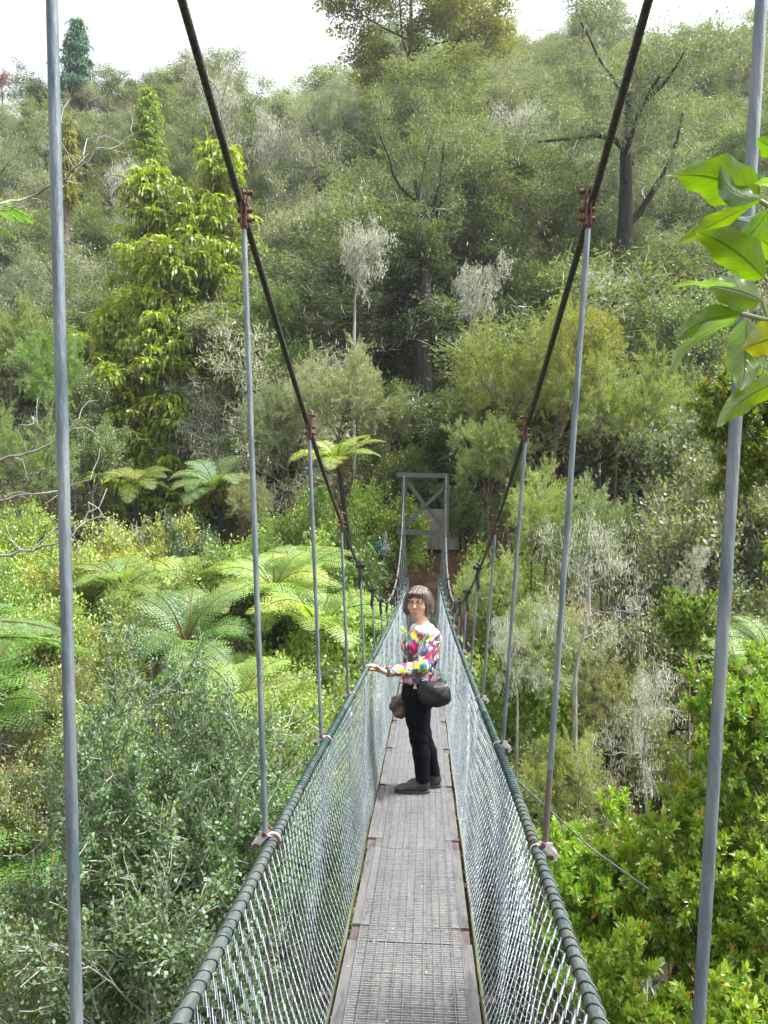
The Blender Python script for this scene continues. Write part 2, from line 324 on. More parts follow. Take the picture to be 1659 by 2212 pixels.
def deck():
    m, nt, b = nodes('weathered_ply')
    tc = N(nt, 'ShaderNodeTexCoord'); oi = N(nt, 'ShaderNodeObjectInfo')
    mp = N(nt, 'ShaderNodeMapping'); mp.inputs['Scale'].default_value = (9, 1.1, 9); nt.links.new(tc.outputs['Object'], mp.inputs[0])
    ad = N(nt, 'ShaderNodeVectorMath', operation='ADD'); nt.links.new(mp.outputs[0], ad.inputs[0])
    sc_ = N(nt, 'ShaderNodeMath', operation='MULTIPLY'); nt.links.new(oi.outputs['Random'], sc_.inputs[0]); sc_.inputs[1].default_value = 40
    nt.links.new(sc_.outputs[0], ad.inputs[1])
    n1 = N(nt, 'ShaderNodeTexNoise', Scale=2.2, Detail=7, Roughness=.62); nt.links.new(ad.outputs[0], n1.inputs['Vector'])
    r = ramp(nt, [(.28, (.055, .052, .054)), (.45, (.105, .102, .099)), (.58, (.155, .149, .136)), (.75, (.22, .21, .18))]); nt.links.new(n1.outputs['Fac'], r.inputs[0])
    n2 = N(nt, 'ShaderNodeTexNoise', Scale=5, Detail=4); nt.links.new(tc.outputs['Object'], n2.inputs['Vector'])
    mx = N(nt, 'ShaderNodeMix', data_type='RGBA'); r2 = ramp(nt, [(.50, (0, 0, 0)), (.72, (.75, .75, .75))]); nt.links.new(n2.outputs['Fac'], r2.inputs[0]); nt.links.new(r2.outputs[0], mx.inputs[0])
    nt.links.new(r.outputs[0], mx.inputs[6]); mx.inputs[7].default_value = (.10, .095, .092, 1)
    v = N(nt, 'ShaderNodeTexVoronoi', Scale=55); nt.links.new(tc.outputs['Object'], v.inputs['Vector'])
    r3 = ramp(nt, [(.09, (1, 1, 1)), (.15, (0, 0, 0))]); nt.links.new(v.outputs['Distance'], r3.inputs[0])
    n4 = N(nt, 'ShaderNodeTexNoise', Scale=3.3); nt.links.new(tc.outputs['Object'], n4.inputs['Vector'])
    g4 = N(nt, 'ShaderNodeMath', operation='GREATER_THAN'); g4.inputs[1].default_value = .54; nt.links.new(n4.outputs['Fac'], g4.inputs[0])
    mm = N(nt, 'ShaderNodeMath', operation='MULTIPLY'); nt.links.new(r3.outputs[0], mm.inputs[0]); nt.links.new(g4.outputs[0], mm.inputs[1])
    mx2 = N(nt, 'ShaderNodeMix', data_type='RGBA'); nt.links.new(mm.outputs[0], mx2.inputs[0]); nt.links.new(mx.outputs[2], mx2.inputs[6]); mx2.inputs[7].default_value = (.10, .055, .04, 1)
    hv = N(nt, 'ShaderNodeHueSaturation'); nt.links.new(mx2.outputs[2], hv.inputs['Color'])
    mr = N(nt, 'ShaderNodeMapRange'); nt.links.new(oi.outputs['Random'], mr.inputs[0]); mr.inputs[3].default_value = .82; mr.inputs[4].default_value = 1.12; nt.links.new(mr.outputs[0], hv.inputs['Value'])
    nt.links.new(hv.outputs[0], b.inputs['Base Color']); b.inputs['Roughness'].default_value = .85
    bp = N(nt, 'ShaderNodeBump', Strength=.4, Distance=.004); nt.links.new(n1.outputs['Fac'], bp.inputs['Height']); nt.links.new(bp.outputs[0], b.inputs['Normal'])
    m_end = surf('red_stained_timber', (.075, .050, .050), (.15, .13, .12), 14, .8, 0, .2, (3, .6, 1))
    m_strip = surf('edge_board', (.070, .067, .076), (.14, .137, .137), 8, .85, 0, .3, (3, .5, 1), c3=(.17, .16, .14))
    joints = [-.6, .25, 1.35, 2.6] + [3.87+1.255*i for i in range(14)]
    joints = [j for j in joints if j < 19.9] + [20.3]
    rg = random.Random(4)
    for a, c in zip(joints[:-1], joints[1:]):
        n = 5; ys = np.linspace(a, c, n)
        tilt = .010                                            # each sheet laps a little over the next
        def slab(x0, x1, th, lift, mat, name, ya=a, yb=c, lip=.0):
            yy = np.linspace(ya, yb, n); z = zdeck(yy) + lift + np.linspace(lip, 0, n)
            v = []
            for y_, z_ in zip(yy, z):
                for x_ in (x0, x1):
                    v.append((x_, y_, z_)); v.append((x_, y_, z_-th))
            f = []
            for i in range(n-1):
                p = i*4; q = p+4
                f += [(p, p+2, q+2, q), (p+1, q+1, q+3, p+3), (p, q, q+1, p+1), (p+2, p+3, q+3, q+2)]
            f += [(0, 1, 3, 2), ((n-1)*4, (n-1)*4+2, (n-1)*4+3, (n-1)*4+1)]
            mb = MB(); mb.add(np.array(v), np.array(f)); return mb.build(name, mat, bridge)
        j = rg.uniform(-.01, .01)
        xs = [-.196, -.066+j, .07+j, .196]
        for x0, x1 in zip(xs[:-1], xs[1:]):
            slab(x0+.0012, x1-.0012, .02, rg.uniform(-.001, .001), m, 'plank', a+.004, c-.004, .004)
        for x0, x1 in ((-.283, -.1985), (.1985, .283)):
            w = rg.uniform(-.008, .006)
            slab(min(x0, x1)+(w if x0 < 0 else 0), max(x0, x1)+(-w if x0 > 0 else 0), .02, .004, m_strip, 'edge_board', a+.16, c-.002, .006)
            e = slab(x0+(w if x0 < 0 else 0), x1+(-w if x0 > 0 else 0), .017, -.004, m_end, 'end_board', a+.0, a+.158, 0)
            if rg.random() < .5: e['label'] = 'red stained board end at the joint'
            # dark stained end pieces under the mesh, beside the lap
            sx = -1 if x0 < 0 else 1
            xx = sorted((sx*.196, sx*.125))
    # walking mesh stapled over the boards
    mb = MB(); ys = np.arange(-.5, 20.2, .06)
    for k in range(12):
        x = -.232 + k*.0423
        wob = .003*np.sin(ys*1.3+k*2)
        P = np.stack([x+wob, ys, zdeck(ys)+.0125+.001*np.sin(ys*7+k)], 1)
        tube(mb, P, .0019, 4, 0, .5, caps=False)
    y = -.5; rgn = np.random.default_rng(7)
    while y < 20.0:
        st = .019 if y < 11 else .05
        yy = y + rgn.normal(0, .0015)
        z = zdeck(yy)+.0105
        x = np.array([-.236, -.1, .03, .236]); P = np.stack([x, yy+rgn.normal(0, .0015, 4), np.full(4, z)], 1)
        tube(mb, P, .0016, 3, 0, .5, caps=False, smooth=False); y += st
    mm_ = surf('deck_wire', (.10, .105, .11), (.30, .32, .34), 30, .5, .3, 0, c3=(.12, .08, .06))
    o = mb.build('deck_wire_mesh', mm_, bridge); tag(o, kind='stuff')
    # stringer ropes under the edges, with moss
    m_moss = surf('mossy_rope', (.045, .055, .025), (.12, .125, .055), 12, .9, 0, .4, (1, .4, 1), c3=(.16, .16, .14))
    for s in (-1, 1):
        Y = np.arange(-.8, 20.3, .12); mb = MB()
        tube(mb, np.stack([s*(.306+.002*np.sin(Y*3)), Y, zdeck(Y)-.03+.003*np.sin(Y*5)], 1), .0095, 8)
        mb.build('deck_rope', m_moss, bridge)
        mb = MB(); Y = np.arange(-.8, 20.3, .06)
        tube(mb, np.stack([s*(.312+.004*np.sin(Y*9)), Y, zdeck(Y)+.006+.004*np.sin(Y*14)], 1), .0022, 5)
        mb.build('lacing_wire', M_BIND, bridge)
    # chips of litter on the boards
    mb = MB(); r = np.random.default_rng(5)
    for _ in range(260):
        yy = 1.8 + r.random()**1.5*8; xx = r.uniform(-.27, .27); s = r.uniform(.003, .009)
        a = r.random()*6.3; c0 = np.array([xx, yy, zdeck(yy)+.011])
        d = np.array([math.cos(a), math.sin(a), .2])*s; e = np.array([-math.sin(a), math.cos(a), .1])*s*.6
        mb.add([c0-d, c0+e, c0+d, c0-e+np.array([0, 0, .003])], [(0, 1, 2, 3)], 0, r.random())
    o = mb.build('leaf_litter', leafmat('litter', .1, 0, .6, .02, fixed=(.42, .33, .20), tone_lo=.35, tone_hi=1.4), bridge); tag(o, kind='stuff')
deck()

def hangers():
    # one clamp per hanger end; a red cheek-plate clamp on the nearest and the far ones, tape bindings round midspan
    def rust_clamp():
        mb = MB()
        for s in (-1, 1):
            box(mb, (s*.0062, 0, -.035), (.0045, .026, .062)); box(mb, (s*.0085, 0, .004), (.0045, .028, .022))
            box(mb, (s*.0062, .004, .028), (.0040, .022, .030))
        box(mb, (0, 0, -.052), (.0085, .016, .034), tone=.6)
        return mb.mesh('clamp_plates', M_RUST)
    def bolt(z, L):
        mb = MB(); cyl(mb, (-.014, 0, z), (L, 0, z), .0042, 6); cyl(mb, (-.0185, 0, z), (-.0095, 0, z), .0072, 6); cyl(mb, (.0105, 0, z), (.0215, 0, z), .0076, 6)
        return mb.mesh('clamp_bolt', M_RUST)
    me_pl = rust_clamp(); me_b = [bolt(.030, .0235), bolt(-.020, .024), bolt(-.046, .031)]
    rg = np.random.default_rng(8)
    def tape():
        mb = MB()
        t = np.linspace(0, 1, 14); r = .012 + .006*np.abs(np.sin(t*17))*(1-t*.5) ; r[-2:] *= .6
        tube(mb, np.stack([.004*np.sin(t*9), .003*np.cos(t*8), .045-t*.20], 1), r, 9)
        tube(mb, [(-.016, -.030, .010), (0, 0, .012), (.014, .03, .004)], .0155, 8)
        tube(mb, [(0, .0, .02), (.018, -.01, .035), (.02, -.012, .012)], .006, 6)
        return mb.mesh('tape_binding', M_TAPE)
    def smallband():
        mb = MB(); tube(mb, [(0, -.018, .0), (0, .018, .0)], .0175, 8); tube(mb, [(0, 0, 0), (0, 0, -.05)], .010, 8)
        return mb.mesh('tape_band', M_TAPE)
    me_t = tape(); me_s = smallband()
    # foot of the hanger: zinc saddle with two rusty bolts gripping the rail
    def saddle():
        mb = MB()
        box(mb, (.026, -.004, .004), (.022, .006, .03)); box(mb, (.014, 0, .014), (.028, .028, .004)); box(mb, (.040, 0, -.004), (.012, .03, .004))
        beam(mb, (.016, .012, .018), (.046, .012, -.012), .004, .016); beam(mb, (.016, -.016, .018), (.046, -.016, -.014), .004, .016)
        return mb.mesh('rail_saddle', M_ZINC)
    def ring(mat, r, y, w):
        mb = MB(); a = np.linspace(0, 2*math.pi, 15); tube(mb, np.stack([r*np.cos(a), np.full(15, y), r*np.sin(a)], 1), w, 6, caps=False); return mb.mesh('rail_band', mat)
    def sbolt(x, z):
        mb = MB(); cyl(mb, (x-.004, -.022, z), (x+.004, .018, z), .004, 6); cyl(mb, (x-.005, -.027, z), (x-.003, -.019, z), .0075, 6); cyl(mb, (x+.003, .014, z), (x+.005, .021, z), .0075, 6); return mb.mesh('rail_bolt', M_RUST)
    me_sad = saddle(); me_r1 = ring(M_RUST, .0185, .010, .0034); me_r2 = ring(M_ZINC, .0172, -.006, .0030)
    me_sb = [sbolt(.040, -.010), sbolt(.018, .020)]
    for k in range(0, 17):
        Y = Y1 + S0*(k-1)
        if Y > YB-.5: break
        for s in (-1, 1):
            zc, zr = float(zcab(Y)), float(zrail(Y)); xc = float(xcab(Y)); xr = .352
            top = np.array([s*xc, Y, zc]); foot = np.array([s*(xr+.020), Y, zr+.006])
            if np.linalg.norm(top-foot) < .12: top[2] = foot[2]+.12
            rod = MB()
            a = foot + (0, 0, -.03); b = top + (0, 0, -.075 if k < 5 or k > 12 else -.03)
            if b[2] < a[2]+.05: b[2] = a[2]+.05
            r = .0078
            if k == 2 and s == 1:
                c = a + (b-a)*.14; tube(rod, [a, c], r, 12, 1); tube(rod, [c, b], r, 12, 0)
            else: tube(rod, [a, b], r, 12, 0)
            if k < 5: tube(rod, [b+(0, 0, -.012), b+(0, 0, .02)], .0064, 10, 2)
            h = rod.build('hanger_rod', [M_ROD, M_RODRUST, M_RUST], bridge)
            if k == 2 and s == 1: h['label'] = 'hanger rod rusty at its foot'
            mats_in = lambda me, nm, loc, rz=0.0, sc=(1, 1, 1): (lambda o: (setattr(o, 'rotation_euler', (0, 0, rz)), setattr(o, 'scale', sc), o)[2])(link(nm, me, h, loc))
            if k < 5:
                c = (top[0], top[1], top[2])
                slope = math.atan(.0468*(Y-YM)); fl = 0 if s < 0 else math.pi
                mats_in(me_pl, 'cable_clamp', c, fl)
                for mbolt in me_b: mats_in(mbolt, 'bolt', c, fl)
            elif k <= 11:
                o = mats_in(me_t, 'tape_wrap', (top[0], top[1], top[2]), rg.uniform(0, 6), (1, 1, min(1, max(.5, (zc-zr)/.35))))
            else: mats_in(me_s, 'tape_band', (top[0]+s*.012, top[1], top[2]+.004))
            fl = 0 if s > 0 else math.pi
            c = (s*xr, Y, zr)
            mats_in(me_sad, 'rail_saddle', c, fl, (1.12, 1.12, 1.12))
            mats_in(me_r1, 'rail_band', c, fl); mats_in(me_r2, 'rail_band', c, fl)
            if k < 9:
                for q in me_sb: mats_in(q, 'bolt', c, fl)
            # thin rod carrying the deck bearer, outside the mesh
            mb = MB(); zd = float(zdeck(Y)); cyl(mb, (s*(xr+.02), Y+.012, zr-.02), (s*.335, Y+.012, zd-.07), .005, 8)
            mb.build('bearer_rod', M_STEELD, bridge)
        mb = MB(); box(mb, (0, Y+.012, float(zdeck(Y))-.05), (.72, .05, .04)); 
        mb.build('deck_bearer', M_STEELD, bridge)
hangers()

def portal():
    pr = link('portal_frame', None, bridge, (0, 0, 0))
    Yp = 20.95
    def pc(name, fn):
        mb = MB(); fn(mb); return mb.build(name, M_TIMBER, pr)
    for s in (-1, 1):
        x = .525*s + (.02 if s > 0 else -.005)
        pc('post', lambda mb: box(mb, (x, Yp, (1.80-1.9)/2), (.13, .13, 1.80+1.9)))
    pc('crossbeam', lambda mb: box(mb, (-.055, Yp-.10, 1.77), (1.30, .068, .12)))
    pc('crossbeam', lambda mb: box(mb, (-.055, Yp-.10, .33), (1.30, .068, .12)))
    pc('brace', lambda mb: beam(mb, (-.46, Yp+.02, 1.62), (.47, Yp+.02, .46), .09, .05, (0, 1, 0)))
    pc('brace', lambda mb: beam(mb, (.50, Yp-.04, 1.50), (-.47, Yp-.04, .50), .09, .05, (0, 1, 0)))
    pc('brace', lambda mb: beam(mb, (-.70, Yp-.02, .395), (-.50, Yp-.02, .56), .07, .05, (0, 1, 0)))
    pc('sill', lambda mb: box(mb, (0, Yp-.1, -1.78), (1.0, .3, .12)))
    mb = MB()
    for s in (-1, 1):                                         # backstays from the saddles into the block
        cyl(mb, (s*.527, Yp, 1.84), (s*.60, 25.5, 1.1), .012, 8)
    mb.build('backstay', M_CABLE2, pr)
portal()
def block():
    mb = MB(); r = np.random.default_rng(2)
    n = 9; xs = np.linspace(-.62, .95, n); zs = np.linspace(-.1, 1.02, 7)
    gx, gz = np.meshgrid(xs, zs); gy = 22.9 + r.normal(0, .008, gx.shape)
    gz = gz + np.where(gz > 1.0, r.normal(0, .01, gz.shape), 0)
    i = np.arange(6)[:, None]*n; j = np.arange(n-1)[None, :]
    q = np.stack([i+j, i+j+1, i+n+j+1, i+n+j], -1).reshape(-1, 4)
    mb.add(np.stack([gx, gy, gz], -1).reshape(-1, 3), q)
    top = np.stack([gx[-1], gy[-1], gz[-1]], -1); bk = top + (0, 1.3, 0)
    mb.add(np.concatenate([top, bk]), [(a, a+1, a+1+n, a+n) for a in range(n-1)])
    for e in (0, n-1):
        c = np.stack([gx[:, e], gy[:, e], gz[:, e]], -1); d = c + (0, 1.3, 0); m = len(c)
        mb.add(np.concatenate([c, d]), [(a, a+1, a+1+m, a+m) for a in range(m-1)])
    mb.add([(-.62, 24.2, -.1), (.95, 24.2, -.1), (.95, 24.2, 1.02), (-.62, 24.2, 1.02)], [(0, 1, 2, 3)])
    o = mb.build('anchor_block', M_CONC); tag(o, 'stained concrete anchor block behind the far timber portal frame', 'concrete block')
block()
# guy wires to either side
def guys():
    mb = MB(); a = np.array((.38, 3.0, -.80+0)); 
    P = [np.array([.356, 3.05, zrail(3.05)-.01]), at(1275, 1831, 3.6), at(1400, 1920, 3.9)]
    P = [P[0] + (P[1]-P[0])*t for t in np.linspace(0, 1, 5)] + [P[1]+(P[2]-P[1])*t for t in np.linspace(.1, 1, 6)]
    tube(mb, P, .0042, 8, lobes=3, twist=200, amp=.2); o = mb.build('guy_wire', M_MESH)
    tag(o, 'twisted steel guy wire slanting down from the rail on the side of her bag', 'guy wire')
    mb = MB(); a = np.array([-.356, 6.3, zrail(6.3)-.01]); b = at(575, 1481, 7.5); c = at(240, 1560, 10)
    P = [a + (b-a)*t for t in np.linspace(0, 1, 6)] + [b+(c-b)*t for t in np.linspace(.1, 1, 6)]
    tube(mb, P, .0042, 6); o = mb.build('guy_wire', M_MESH)
    tag(o, 'thin steel guy wire running out from the rail near her outstretched hand', 'guy wire')
guys()
# ------------------------------------------------------------------ plant builders
def leaves(mb, P, D, Nn, L, Wd, mat=0, tone=None, fold=False, rg=None):
    P, D = np.asarray(P, float), unit(D); Nn = np.asarray(Nn, float)
    S = unit(np.cross(D, Nn)); n = len(P)
    L = np.broadcast_to(L, (n,))[:, None]; Wd = np.broadcast_to(Wd, (n,))[:, None]
    Nn = np.cross(S, D)
    if fold:
        v = np.stack([P, P+D*L*.28+S*Wd*.46+Nn*Wd*.13, P+D*L*.68+S*Wd*.44+Nn*Wd*.10, P+D*L - Nn*L*.10, P+D*L*.68-S*Wd*.44+Nn*Wd*.10, P+D*L*.28-S*Wd*.46+Nn*Wd*.13, P+D*L*.5], 1)
        b = np.arange(n)[:, None]*7
        f = np.concatenate([b+np.array([[0, 1, 2, 6]]), b+np.array([[6, 2, 3, 4]]), b+np.array([[0, 6, 4, 5]])])
        t = np.tile(tone, 3)
        mb.add(v.reshape(-1, 3), f, mat, t)
    else:
        v = np.stack([P, P+D*L*.5+S*Wd*.5, P+D*L, P+D*L*.5-S*Wd*.5], 1)
        mb.add(v.reshape(-1, 3), np.arange(n*4).reshape(n, 4), mat, tone)

def grow(rg, start, d, length, r0, lv, P, out, tips):
    """recursive branching; out gets (points, radii, level), tips gets (point, direction, level)"""
    n = P['seg'][lv]; pts = [np.array(start, float)]; dirs = []; d = unit(np.array(d, float)); st = length/n
    for i in range(n):
        d = unit(d + rg.normal(0, P['wob'][lv], 3) + np.array([0, 0, P['up'][lv]]))
        pts.append(pts[-1]+d*st); dirs.append(d)
    pts = np.array(pts); t = np.linspace(0, 1, n+1); rad = r0*(1-t*(1-P['taper'][lv]))
    out.append((pts, rad, lv))
    last = lv == len(P['seg'])-1
    if last:
        tips.append((pts[-1], dirs[-1])); 
        if n > 1: tips.append((pts[n//2], dirs[n//2]))
        return
    k = P['kids'][lv]; k = int(rg.integers(k[0], k[1]+1)); ph = rg.random()*6.28
    for j in range(k):
        tt = P['t0'][lv] + (1-P['t0'][lv])*(j+.5*rg.random()+.25)/k
        x = tt*n; i = min(int(x), n-1); p = pts[i]+(pts[i+1]-pts[i])*(x-i); dd = dirs[i]
        u, v = perp(dd[None]); a = ph + j*2.4 + rg.normal(0, .3)
        ang = math.radians(rg.normal(P['ang'][lv], 9))
        nd = dd*math.cos(ang) + (u[0]*math.cos(a)+v[0]*math.sin(a))*math.sin(ang)
        ln = length*P['ratio'][lv]*(1-P['sh'][lv]*abs(tt-P.get('peak', .45)))*rg.uniform(.75, 1.2)
        grow(rg, p, nd, ln, r0*(1-tt*(1-P['taper'][lv]))*P['rr'][lv], lv+1, P, out, tips)
    tips.append((pts[-1], dirs[-1]))

def skeleton(seed, P, height=6.0, lean=(0, 0), stems=1, spread=.5, rtrunk=.13):
    rg = np.random.default_rng(seed); out = []; tips = []
    for s in range(stems):
        a = rg.random()*6.28 if stems == 1 else s*6.28/stems+rg.normal(0, .4)
        k = 0 if stems == 1 else spread
        d = (math.cos(a)*k+lean[0], math.sin(a)*k+lean[1], 1)
        grow(rg, (math.cos(a)*k*.1, math.sin(a)*k*.1, 0), d, height*P['trunk'], rtrunk*(1 if stems == 1 else .7), 0, P, out, tips)
    return rg, out, tips

def wood(out, mats, kk=(7, 5, 4, 3), minr=0.0, maxlv=9):
    mb = MB()
    for pts, rad, lv in out:
        if lv > maxlv: continue
        k = kk[min(lv, len(kk)-1)]
        r = np.maximum(rad, minr)
        tube(mb, pts, r, k, 0, .5, caps=False)
    return mb

def put_twigs(mb, out, mat, lv0, k=3, minr=.004):
    for pts, rad, lv in out:
        if lv >= lv0: tube(mb, pts, np.maximum(rad, minr), k, mat, .5, caps=False, smooth=False)

def rnd_dirs(rg, n): return unit(rg.normal(0, 1, (n, 3)))

# ---- canopy tree: layered sprays of small leaves, dark limbs, pale lichen twigs
def beech(seed, h=6.5, nleaf=34, lsize=.075, lich=6, spray=.42, trunkP=.62, wide=1.0, dens=1.0, leafmat_=None, bark=None, drape=2, rt=.022, lr=.018, t0_=.16):
    P = dict(trunk=trunkP, seg=(7, 6, 4, 2), wob=(.10, .17, .20, .22), up=(.03, .03, .03, .02), taper=(.35, .3, .3, .3),
             kids=((8, 10), (6, 8), (4, 5)), t0=(t0_, .22, .2), ang=(58, 48, 45), ratio=(.72*wide, .46, .45), sh=(.5, .3, .2), rr=(.5, .5, .5))
    rg, out, tips = skeleton(seed, P, h, (rg0(seed), rg0(seed+5)), rtrunk=rt*h+.02)
    tm = wood(out, None, (9, 6, 4, 3), maxlv=1, minr=lr)
    cb = MB(); put_twigs(cb, out, 1, 2, 3, .007)
    T = np.array([t[0] for t in tips]); D = np.array([t[1] for t in tips])
    keep = rg.random(len(T)) < dens; T, D = T[keep], D[keep]
    n = len(T)*nleaf; idx = np.repeat(np.arange(len(T)), nleaf)
    csz = spray*rg.uniform(.55, 1.25, len(T))[idx][:, None]
    a = rg.random(n)*6.28; r = np.sqrt(rg.random(n)); off = np.stack([np.cos(a)*r, np.sin(a)*r, rg.normal(0, .20, n)+.10*(1-r*r)], 1)*csz
    p = T[idx]+off
    d = unit(off*np.array([1, 1, .4]) + rg.normal(0, .35, (n, 3))*csz); nn = unit(rg.normal(0, .45, (n, 3))+np.array([0, 0, 1.0]))
    ct = rg.random(len(T))[idx]
    leaves(cb, p, d, nn, lsize*rg.uniform(.7, 1.4, n), lsize*.62*rg.uniform(.7, 1.3, n), 0, np.clip(.25+.4*ct+rg.normal(0, .16, n), 0, 1))
    if lich:                                                   # lichen-grey bare twiglets standing out of the crown
        sel = rg.random(len(T)) < .55; T2 = T[sel]; m = len(T2)*lich; id2 = np.repeat(np.arange(len(T2)), lich)
        base = T2[id2]+rg.normal(0, spray*.35, (m, 3)); out_d = unit((T2-T2.mean(0)))[id2]
        dd = unit(out_d*.7+rg.normal(0, .55, (m, 3))+np.array([0, 0, .25])); L = rg.uniform(.15, .50, m)
        leaves(cb, base, dd, rnd_dirs(rg, m), L, .017, 1, np.clip(rg.normal(.55, .25, m), 0, 1))
        for q in range(drape):                                   # wisps of hanging beard lichen
            m2 = len(T2); b2 = T2+rg.normal(0, spray*.5, (m2, 3)); leaves(cb, b2, np.tile([0, 0, -1.0], (m2, 1))+rg.normal(0, .15, (m2, 3)), rnd_dirs(rg, m2), rg.uniform(.12, .32, m2), .036, 1, rg.uniform(.5, 1, m2))
    return tm.mesh('trunk', bark or M_BARKD), cb.mesh('crown', [leafmat_ or M_LEAF, M_LICHEN])
def rg0(s): return (math.sin(s*12.9898)*43758.5453) % 1 * .3 - .15

# ---- tea-tree: many stems, feathery plumes of needles swept up and out
def teatree(seed, h=6, needles=36, nl=.14, nw=.034, wide=1.0, lichn=2, plume=.50):
    P = dict(trunk=.62, seg=(6, 5, 4, 3), wob=(.10, .17, .18, .16), up=(.04, .02, .03, .05), taper=(.3, .3, .3, .4),
             kids=((9, 11), (7, 8), (4, 5)), t0=(.22, .2, .25), ang=(56, 46, 38), ratio=(.66*wide, .52, .5), sh=(.4, .3, .2), rr=(.5, .5, .5))
    rg, out, tips = skeleton(seed, P, h, (rg0(seed), rg0(seed+3)), stems=2, spread=.35, rtrunk=.014*h+.02)
    tm = wood(out, None, (7, 5, 4, 3), maxlv=1, minr=.01)
    cb = MB(); put_twigs(cb, out, 1, 2, 3, .005)
    T = np.array([t[0] for t in tips]); D = unit(np.array([t[1] for t in tips])+np.array([0, 0, .25])); n = len(T)*needles; idx = np.repeat(np.arange(len(T)), needles)
    along = rg.random(n); sz = plume*rg.uniform(.5, 1.3, len(T))[idx]
    rad = .30*sz*(1-along*.80)
    p = T[idx] + D[idx]*((along-.25)*sz)[:, None] + rnd_dirs(rg, n)*rad[:, None]
    d = unit(D[idx]*1.0 + rnd_dirs(rg, n)*.8)
    ct = rg.random(len(T))[idx]
    leaves(cb, p, d, rnd_dirs(rg, n), nl*rg.uniform(.6, 1.3, n), nw, 0, np.clip(.15+.45*ct+.25*along+rg.normal(0, .12, n), 0, 1))
    m = len(T)*lichn; id2 = np.repeat(np.arange(len(T)), lichn)
    if m: leaves(cb, T[id2]+rg.normal(0, .12, (m, 3)), unit(D[id2]+rg.normal(0, .5, (m, 3))), rnd_dirs(rg, m), rg.uniform(.1, .35, m), .012, 1, rg.random(m))
    return tm.mesh('trunk', M_BARKB), cb.mesh('crown', [M_LEAF, M_LICHEN])

# ---- bare, lichen-bearded tree
def bare(seed, h=5, minr=.017, tangle=1.0, hang=1):
    P = dict(trunk=.62, seg=(7, 6, 5, 4), wob=(.16, .24, .30, .34), up=(.03, .02, .0, -.01), taper=(.3, .3, .3, .3),
             kids=((7, 9), (6, 8), (5, 7)), t0=(.25, .2, .2), ang=(50, 50, 48), ratio=(.62, .50, .5), sh=(.3, .3, .2), rr=(.45, .5, .5))
    rg, out, tips = skeleton(seed, P, h, (rg0(seed), rg0(seed+2)), rtrunk=.011*h+.015)
    tm = wood([o for o in out if o[2] <= 1], None, (8, 6, 4, 3), minr=minr*2.2)
    cb = MB(); put_twigs(cb, out, 0, 2, 3, minr*.7)
    T = np.array([t[0] for t in tips]); k = 3; m = len(T)*k; id2 = np.repeat(np.arange(len(T)), k)
    leaves(cb, T[id2]+rg.normal(0, .10, (m, 3)), rnd_dirs(rg, m)+np.array([0, 0, .2]), rnd_dirs(rg, m), rg.uniform(.08, .30, m)*tangle, minr*1.3, 0, rg.random(m))
    if hang:
        m = len(T)*2; id2 = np.repeat(np.arange(len(T)), 2); leaves(cb, T[id2]+rg.normal(0, .15, (m, 3)), np.tile([0, 0, -1.0], (m, 1))+rg.normal(0, .2, (m, 3)), rnd_dirs(rg, m), rg.uniform(.08, .30, m), .035, 0, rg.uniform(.4, 1, m))
    return tm.mesh('trunk', M_BARKG), cb.mesh('crown', [M_LICHEN])

# ---- weeping rimu: cone of drooping cords
def rimu(seed, h=12.0, w=3.0, peaks=((0, 0, 1.0),), cords=900, cl=.52):
    rg = np.random.default_rng(seed); tm = MB(); cb = MB()
    bases = []
    for (px, py, ph) in peaks:
        H = h*ph; tube(tm, [(px*.3, py*.3, 0), (px*.8, py*.8, H*.4), (px, py, H*.97)], [.26*ph, .17*ph, .03], 8, caps=False)
        nb = int(165*ph)
        for i in range(nb):
            t = rg.uniform(.03, .985); z = H*t; R = w*ph*((1-t)**.72*.95+.05)*rg.uniform(.55, 1.1)*(.55+.45*min(1, t*4+.3)); a = rg.random()*6.28
            b0 = np.array([px*t, py*t, z]); e = b0+np.array([math.cos(a)*R, math.sin(a)*R, -.05*R+R*.05])
            mid = (b0+e)/2+np.array([0, 0, .16*R]); tube(tm, [b0, mid, e], [.035*ph, .022, .01], 4, caps=False)
            m = max(3, int(R*4.6))
            for q in range(m):
                s = (q+rg.random())/m; s = .25+.75*s; c = (1-s)**2*b0+2*s*(1-s)*mid+s*s*e
                bases.append(c+rg.normal(0, .16, 3))
    B = np.array(bases); nb = len(B)
    per = 15; segs = 3; n = nb*per; idx = np.repeat(np.arange(nb), per); sz = rg.uniform(.45, 1.25, nb)
    a = rg.random(n)*6.28; o = np.stack([np.cos(a), np.sin(a), np.zeros(n)], 1)*(rg.random(n)**.6*.26*sz[idx])[:, None]
    ctone = rg.random(nb)
    p = B[idx]+o*.35 + np.array([0, 0, .12])
    L = cl*sz[idx]*rg.uniform(.5, 1.1, n)/segs
    d = unit(o*5.0+rg.normal(0, .10, (n, 3))+np.array([0, 0, .35])); dead = (rg.random(nb) < .05)[idx]
    for s in range(segs):
        d = unit(d*np.array([.55, .55, 1])+np.array([0, 0, -.62]))
        leaves(cb, p, d, rnd_dirs(rg, n), L*1.25, (.088-.016*s)*rg.uniform(.7, 1.3, n), 0, np.where(dead, .1, np.clip(.25+.45*ctone[idx]+rg.normal(0, .12, n)+.10*(segs/2-s)*1.4, 0, 1)))
        if s in (1, 2):
            k = dead; leaves(cb, p[k], d[k], rnd_dirs(rg, k.sum()), L[k]*2, .05, 1, .6*np.ones(k.sum()))
        p = p+d*L[:, None]
    return tm.mesh('trunk', M_BARKB), cb.mesh('crown', [M_LEAF, M_BROWN])

